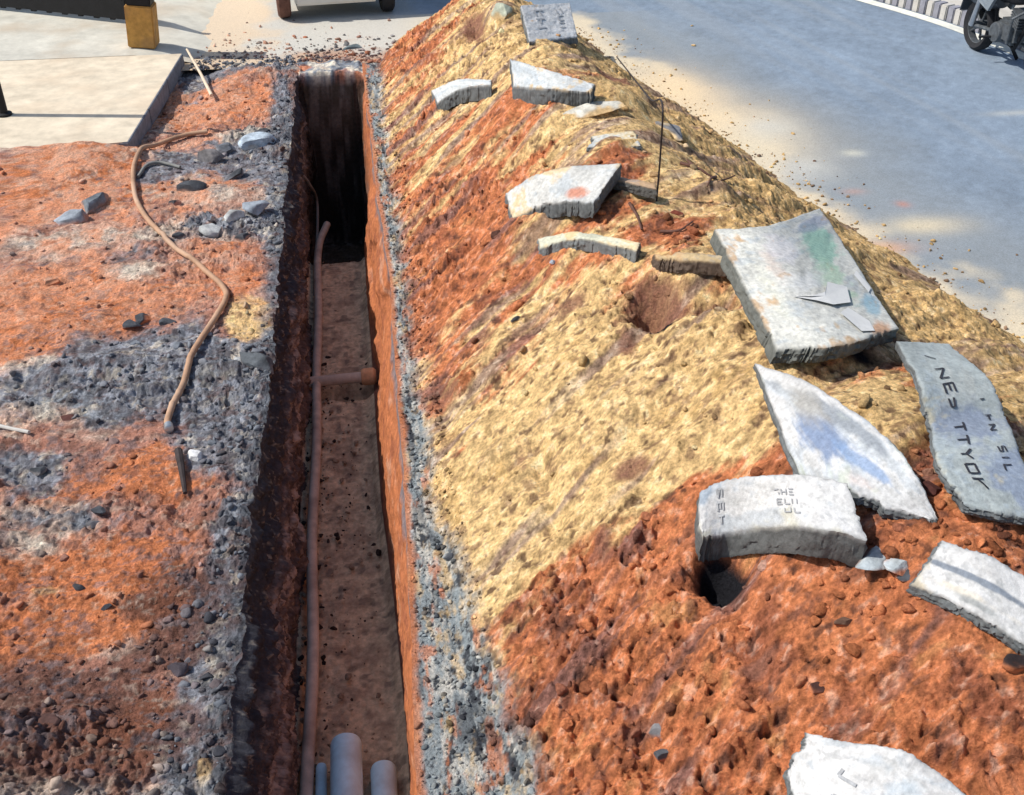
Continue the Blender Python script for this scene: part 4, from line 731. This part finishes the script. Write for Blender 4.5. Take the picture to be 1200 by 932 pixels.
# ------------------------------------------------------------ parked car (its tail shows)
p0 = at(335, 25); p1 = at(456, 17); ang = math.atan2(p1.y - p0.y, p1.x - p0.x); mid = (p0 + p1) / 2
cr = empty('parked_car', (mid.x, mid.y, .006), ang, 'pale small car parked past the trench end with dusty left rear tyre', 'car')
hw = (p1 - p0).length / 2 + .0
prof = [(.0, .34), (-.02, .62), (.02, .95), (.16, 1.40), (.35, 1.47), (1.9, 1.47), (2.35, 1.12), (2.7, .92), (3.35, .82), (3.45, .55), (3.42, .30), (2.95, .24), (.5, .24)]
bm = MB(); n_ = len(prof); xs_ = [-hw - .08, -hw - .10, -hw * .88, 0, hw * .88, hw + .10, hw + .08]
bm.poly([(-hw - .07, y + .02, z) for y, z in prof], (2 * hw + .14, 0, 0)); bmesh.ops.bevel(bm.bm, geom=bm.bm.edges[:], offset=.05, segments=3, affect='EDGES'); body = bm.build('body', M['car'], cr, True)
MB().box((0, -.02, .24), (2 * hw - .26, .10, .13), bev=.03).build('bumper', M['car'], cr, True)
MB().box((0, .25, .22), (2 * hw - .3, .5, .08), bev=.02).build('underbody', M['black'], cr, True)
gl_ = MB().poly([(-hw * .75, .035, 1.0), (hw * .75, .035, 1.0), (hw * .68, .145, 1.33), (-hw * .68, .145, 1.33)], (0, -.03, .008)).build('rear_window', M['glass'], cr)
for s_ in (-1, 1):
    MB().box((s_ * (hw - .06), -.015, .72), (.16, .05, .22), bev=.02).build('tail_light', M['red'], cr, True)
    MB().poly([(s_ * (hw + .072), .45, .98), (s_ * (hw + .072), 1.95, .98), (s_ * (hw + .072), 1.72, 1.36), (s_ * (hw + .072), .55, 1.36)], (s_ * .008, 0, 0)).build('side_window', M['glass'], cr)
    for yw in (.18, 2.75):
        w = MB().lathe([(.16, -.075), (.25, -.08), (.275, -.06), (.28, 0), (.275, .06), (.25, .08), (.16, .075)], (s_ * hw, yw, .275), (1, 0, 0), 40, True).build('tyre', M['rubberd' if (s_ < 0 and yw < 1) else 'rubber'], cr, True)
        MB().lathe([(0, -.06), (.06, -.065), (.10, -.045), (.165, -.06), (.165, .06), (.10, .045), (.06, .065), (0, .06)], (0, 0, 0), (1, 0, 0), 32).build('rim', M['silver'], w, True).location = (s_ * hw, yw, .275)
MB().box((0, -.045, .50), (.5, .02, .12), bev=.005).build('number_plate', M['plate'], cr, True)

# ------------------------------------------------------------ scooter / motorcycle on the road
g0 = at(1132, 58); hd = math.atan2(-1, .04)
mo = empty('motorcycle', (g0.x + .10, g0.y - .02, .006), hd, 'dark motorcycle on the road at the upper right corner', 'motorcycle')
def wheel(cx, r, w):
    t = MB().lathe([(r - .08, -w * .35), (r - .03, -w * .5), (r - .006, -w * .3), (r, 0), (r - .006, w * .3), (r - .03, w * .5), (r - .08, w * .35)], (cx, 0, r), (0, 1, 0), 48, True).build('tyre', M['rubber'], mo, True)
    b = MB().lathe([(r - .085, -w * .3), (r - .07, -w * .36), (r - .07, w * .36), (r - .085, w * .3)], (cx, 0, r), (0, 1, 0), 40, True); b.lathe([(0, -.07), (.045, -.07), (.045, .07), (0, .07)], (cx, 0, r), (0, 1, 0), 20)
    for k in range(5):
        a = k * 2 * math.pi / 5; b.tube([(cx + .03 * math.cos(a), 0, r + .03 * math.sin(a)), (cx + (r - .075) * math.cos(a), 0, r + (r - .075) * math.sin(a))], .014, 8)
    b.build('rim', M['engine'], t, True)
wheel(0, .28, .135); wheel(1.25, .29, .09)
def curve_plate(name, pts, w, th, m): 
    s_ = spline(pts, 16); P = []
    for i, q_ in enumerate(s_): P.append([(q_[0], -w / 2, q_[2]), (q_[0], -w / 2.6, q_[2] + th), (q_[0], w / 2.6, q_[2] + th), (q_[0], w / 2, q_[2])])
    me = grid_mesh(name, np.array(P)); o = link(name, me, m, mo); md = o.modifiers.new('s', 'SOLIDIFY'); md.thickness = .01; return o
curve_plate('rear_mudguard', [(-.36, 0, .34), (-.30, 0, .52), (-.12, 0, .62), (.10, 0, .62)], .15, .03, M['silver'])
MB().box((-.345, 0, .42), (.02, .17, .15), Matrix.Rotation(.2, 3, 'Y'), .005).build('number_plate', M['plast'], mo, True)
MB().box((-.34, 0, .60), (.09, .20, .09), Matrix.Rotation(.3, 3, 'Y'), .02).build('tail_light', M['plate'], mo, True)
MB().box((-.36, .0, .70), (.08, .12, .06), None, .02).build('tail_lens', M['red'], mo, True)
curve_plate('front_mudguard', [(.98, 0, .42), (1.10, 0, .60), (1.25, 0, .64), (1.42, 0, .58), (1.52, 0, .42)], .13, .02, M['plast'])
b = MB(); b.tube(spline([(-.30, 0, .72), (.0, 0, .74), (.35, 0, .70), (.62, 0, .72), (.95, 0, .86)], 20), [.05] * 5 + [.08] * 6 + [.06] * 9, 12); b.tube([(.2, 0, .68), (.3, 0, .30), (.72, 0, .22), (.98, 0, .78)], .022, 8); b.build('frame', M['black'], mo, True)
t_ = MB().lathe([(0, -.30), (.07, -.27), (.12, -.15), (.14, .0), (.13, .15), (.08, .25), (0, .27)], (0, 0, 0), (1, 0, .12), 24).build('fuel_tank', M['plast'], mo, True); t_.location = (.66, 0, .86); t_.scale = (1, 1.0, .85)
b = MB().lathe([(0, -.45), (.08, -.42), (.12, -.25), (.13, 0), (.11, .30), (.06, .42), (0, .43)], (0, 0, 0), (1, 0, -.05), 24).build('seat', M['rubber'], mo, True); b.location = (.10, 0, .84); b.scale = (1, 1, .5)
for s_ in (-1, 1):
    MB().poly([(-.34, s_ * .11, .66), (.30, s_ * .12, .52), (.42, s_ * .12, .74), (-.1, s_ * .12, .80), (-.42, s_ * .09, .80)], (0, s_ * .035, 0)).build('side_panel', M['silver'], mo)
    MB().tube([(.0, s_ * .12, .28), (.10, s_ * .13, .66)], [.035, .028], 10).build('shock_absorber', M['steel'], mo, True)
    MB().tube([(0, s_ * .09, .28), (.48, s_ * .09, .34)], .022, 8).build('swing_arm', M['engine'], mo, True)
    MB().tube([(1.25, s_ * .075, .29), (1.02, s_ * .075, .92)], .024, 10).build('fork', M['steel'], mo, True)
    MB().tube([(1.0, s_ * .03, 1.02), (.96, s_ * .2, 1.06), (.86, s_ * .36, 1.02)], .015, 8).build('handlebar', M['black'], mo, True)
    MB().tube([(.45, s_ * .08, .28), (.42, s_ * .26, .28)], .014, 8).build('footrest', M['rubber'], mo, True)
b = MB().box((.60, 0, .38), (.34, .20, .24), None, .04); b.lathe([(0, -.13), (.10, -.13), (.11, -.11), (.11, .11), (.10, .13), (0, .13)], (.48, 0, .34), (0, 1, 0), 24)
for k in range(5): b.box((.72, 0, .48 + .03 * k), (.18, .17, .015), Matrix.Rotation(.4, 3, 'Y'))
b.build('engine', M['engine'], mo, True)
MB().tube([(.75, .08, .40), (.80, .14, .25), (.45, .16, .22), (.0, .17, .30), (-.30, .17, .38)], [.02, .022, .03, .042, .036], 14).build('exhaust', M['engine'], mo, True)
MB().tube([(.38, .10, .26), (.44, .26, .01)], [.016, .022], 8).build('kickstand', M['black'], mo, True)
MB().lathe([(0, -.08), (.07, -.06), (.10, .02), (.09, .05), (0, .06)], (1.10, 0, .93), (1, 0, 0), 24).build('headlight', M['steel'], mo, True)

b = MB().lathe([(0, -.36), (.10, -.33), (.15, -.15), (.155, .1), (.12, .30), (0, .34)], (0, 0, 0), (1, 0, .15), 24).build('body_cowl', M['plast'], mo, True); b.location = (.02, 0, .62); b.scale = (1, .8, .95)
MB().tube([(.92, -.24, .35), (.95, -.26, .62), (.98, -.05, .74), (.98, .05, .74), (.95, .26, .62), (.92, .24, .35)], .016, 10).build('leg_guard', M['engine'], mo, True)
MB().box((.05, .11, .34), (.62, .04, .12), None, .02).build('chain_cover', M['black'], mo, True)

# ------------------------------------------------------------ light
EL = R(49); AZ = R(9)
sv = Vector((-math.cos(EL) * math.cos(AZ), math.cos(EL) * math.sin(AZ), math.sin(EL)))
sd = bpy.data.lights.new('sun', 'SUN'); sd.energy = 4.6; sd.angle = R(.53); sd.color = (1, .95, .87); so = bpy.data.objects.new('sun', sd); col.objects.link(so); so.rotation_euler = sv.to_track_quat('Z', 'Y').to_euler(); so.location = (-5, 1, 8)
w = bpy.data.worlds.new('World'); sc.world = w; w.use_nodes = True; nt = w.node_tree; bg = nt.nodes['Background']; sk = nt.nodes.new('ShaderNodeTexSky'); sk.sky_type = 'NISHITA'; sk.sun_disc = False
sk.sun_elevation = EL; sk.sun_rotation = math.atan2(sv.x, sv.y); sk.air_density = 1.2; sk.dust_density = 1.5; nt.links.new(sk.outputs[0], bg.inputs[0]); bg.inputs[1].default_value = .13
sc.view_settings.view_transform = 'Standard'; sc.view_settings.look = 'None'; sc.view_settings.exposure = 0; sc.view_settings.gamma = 1
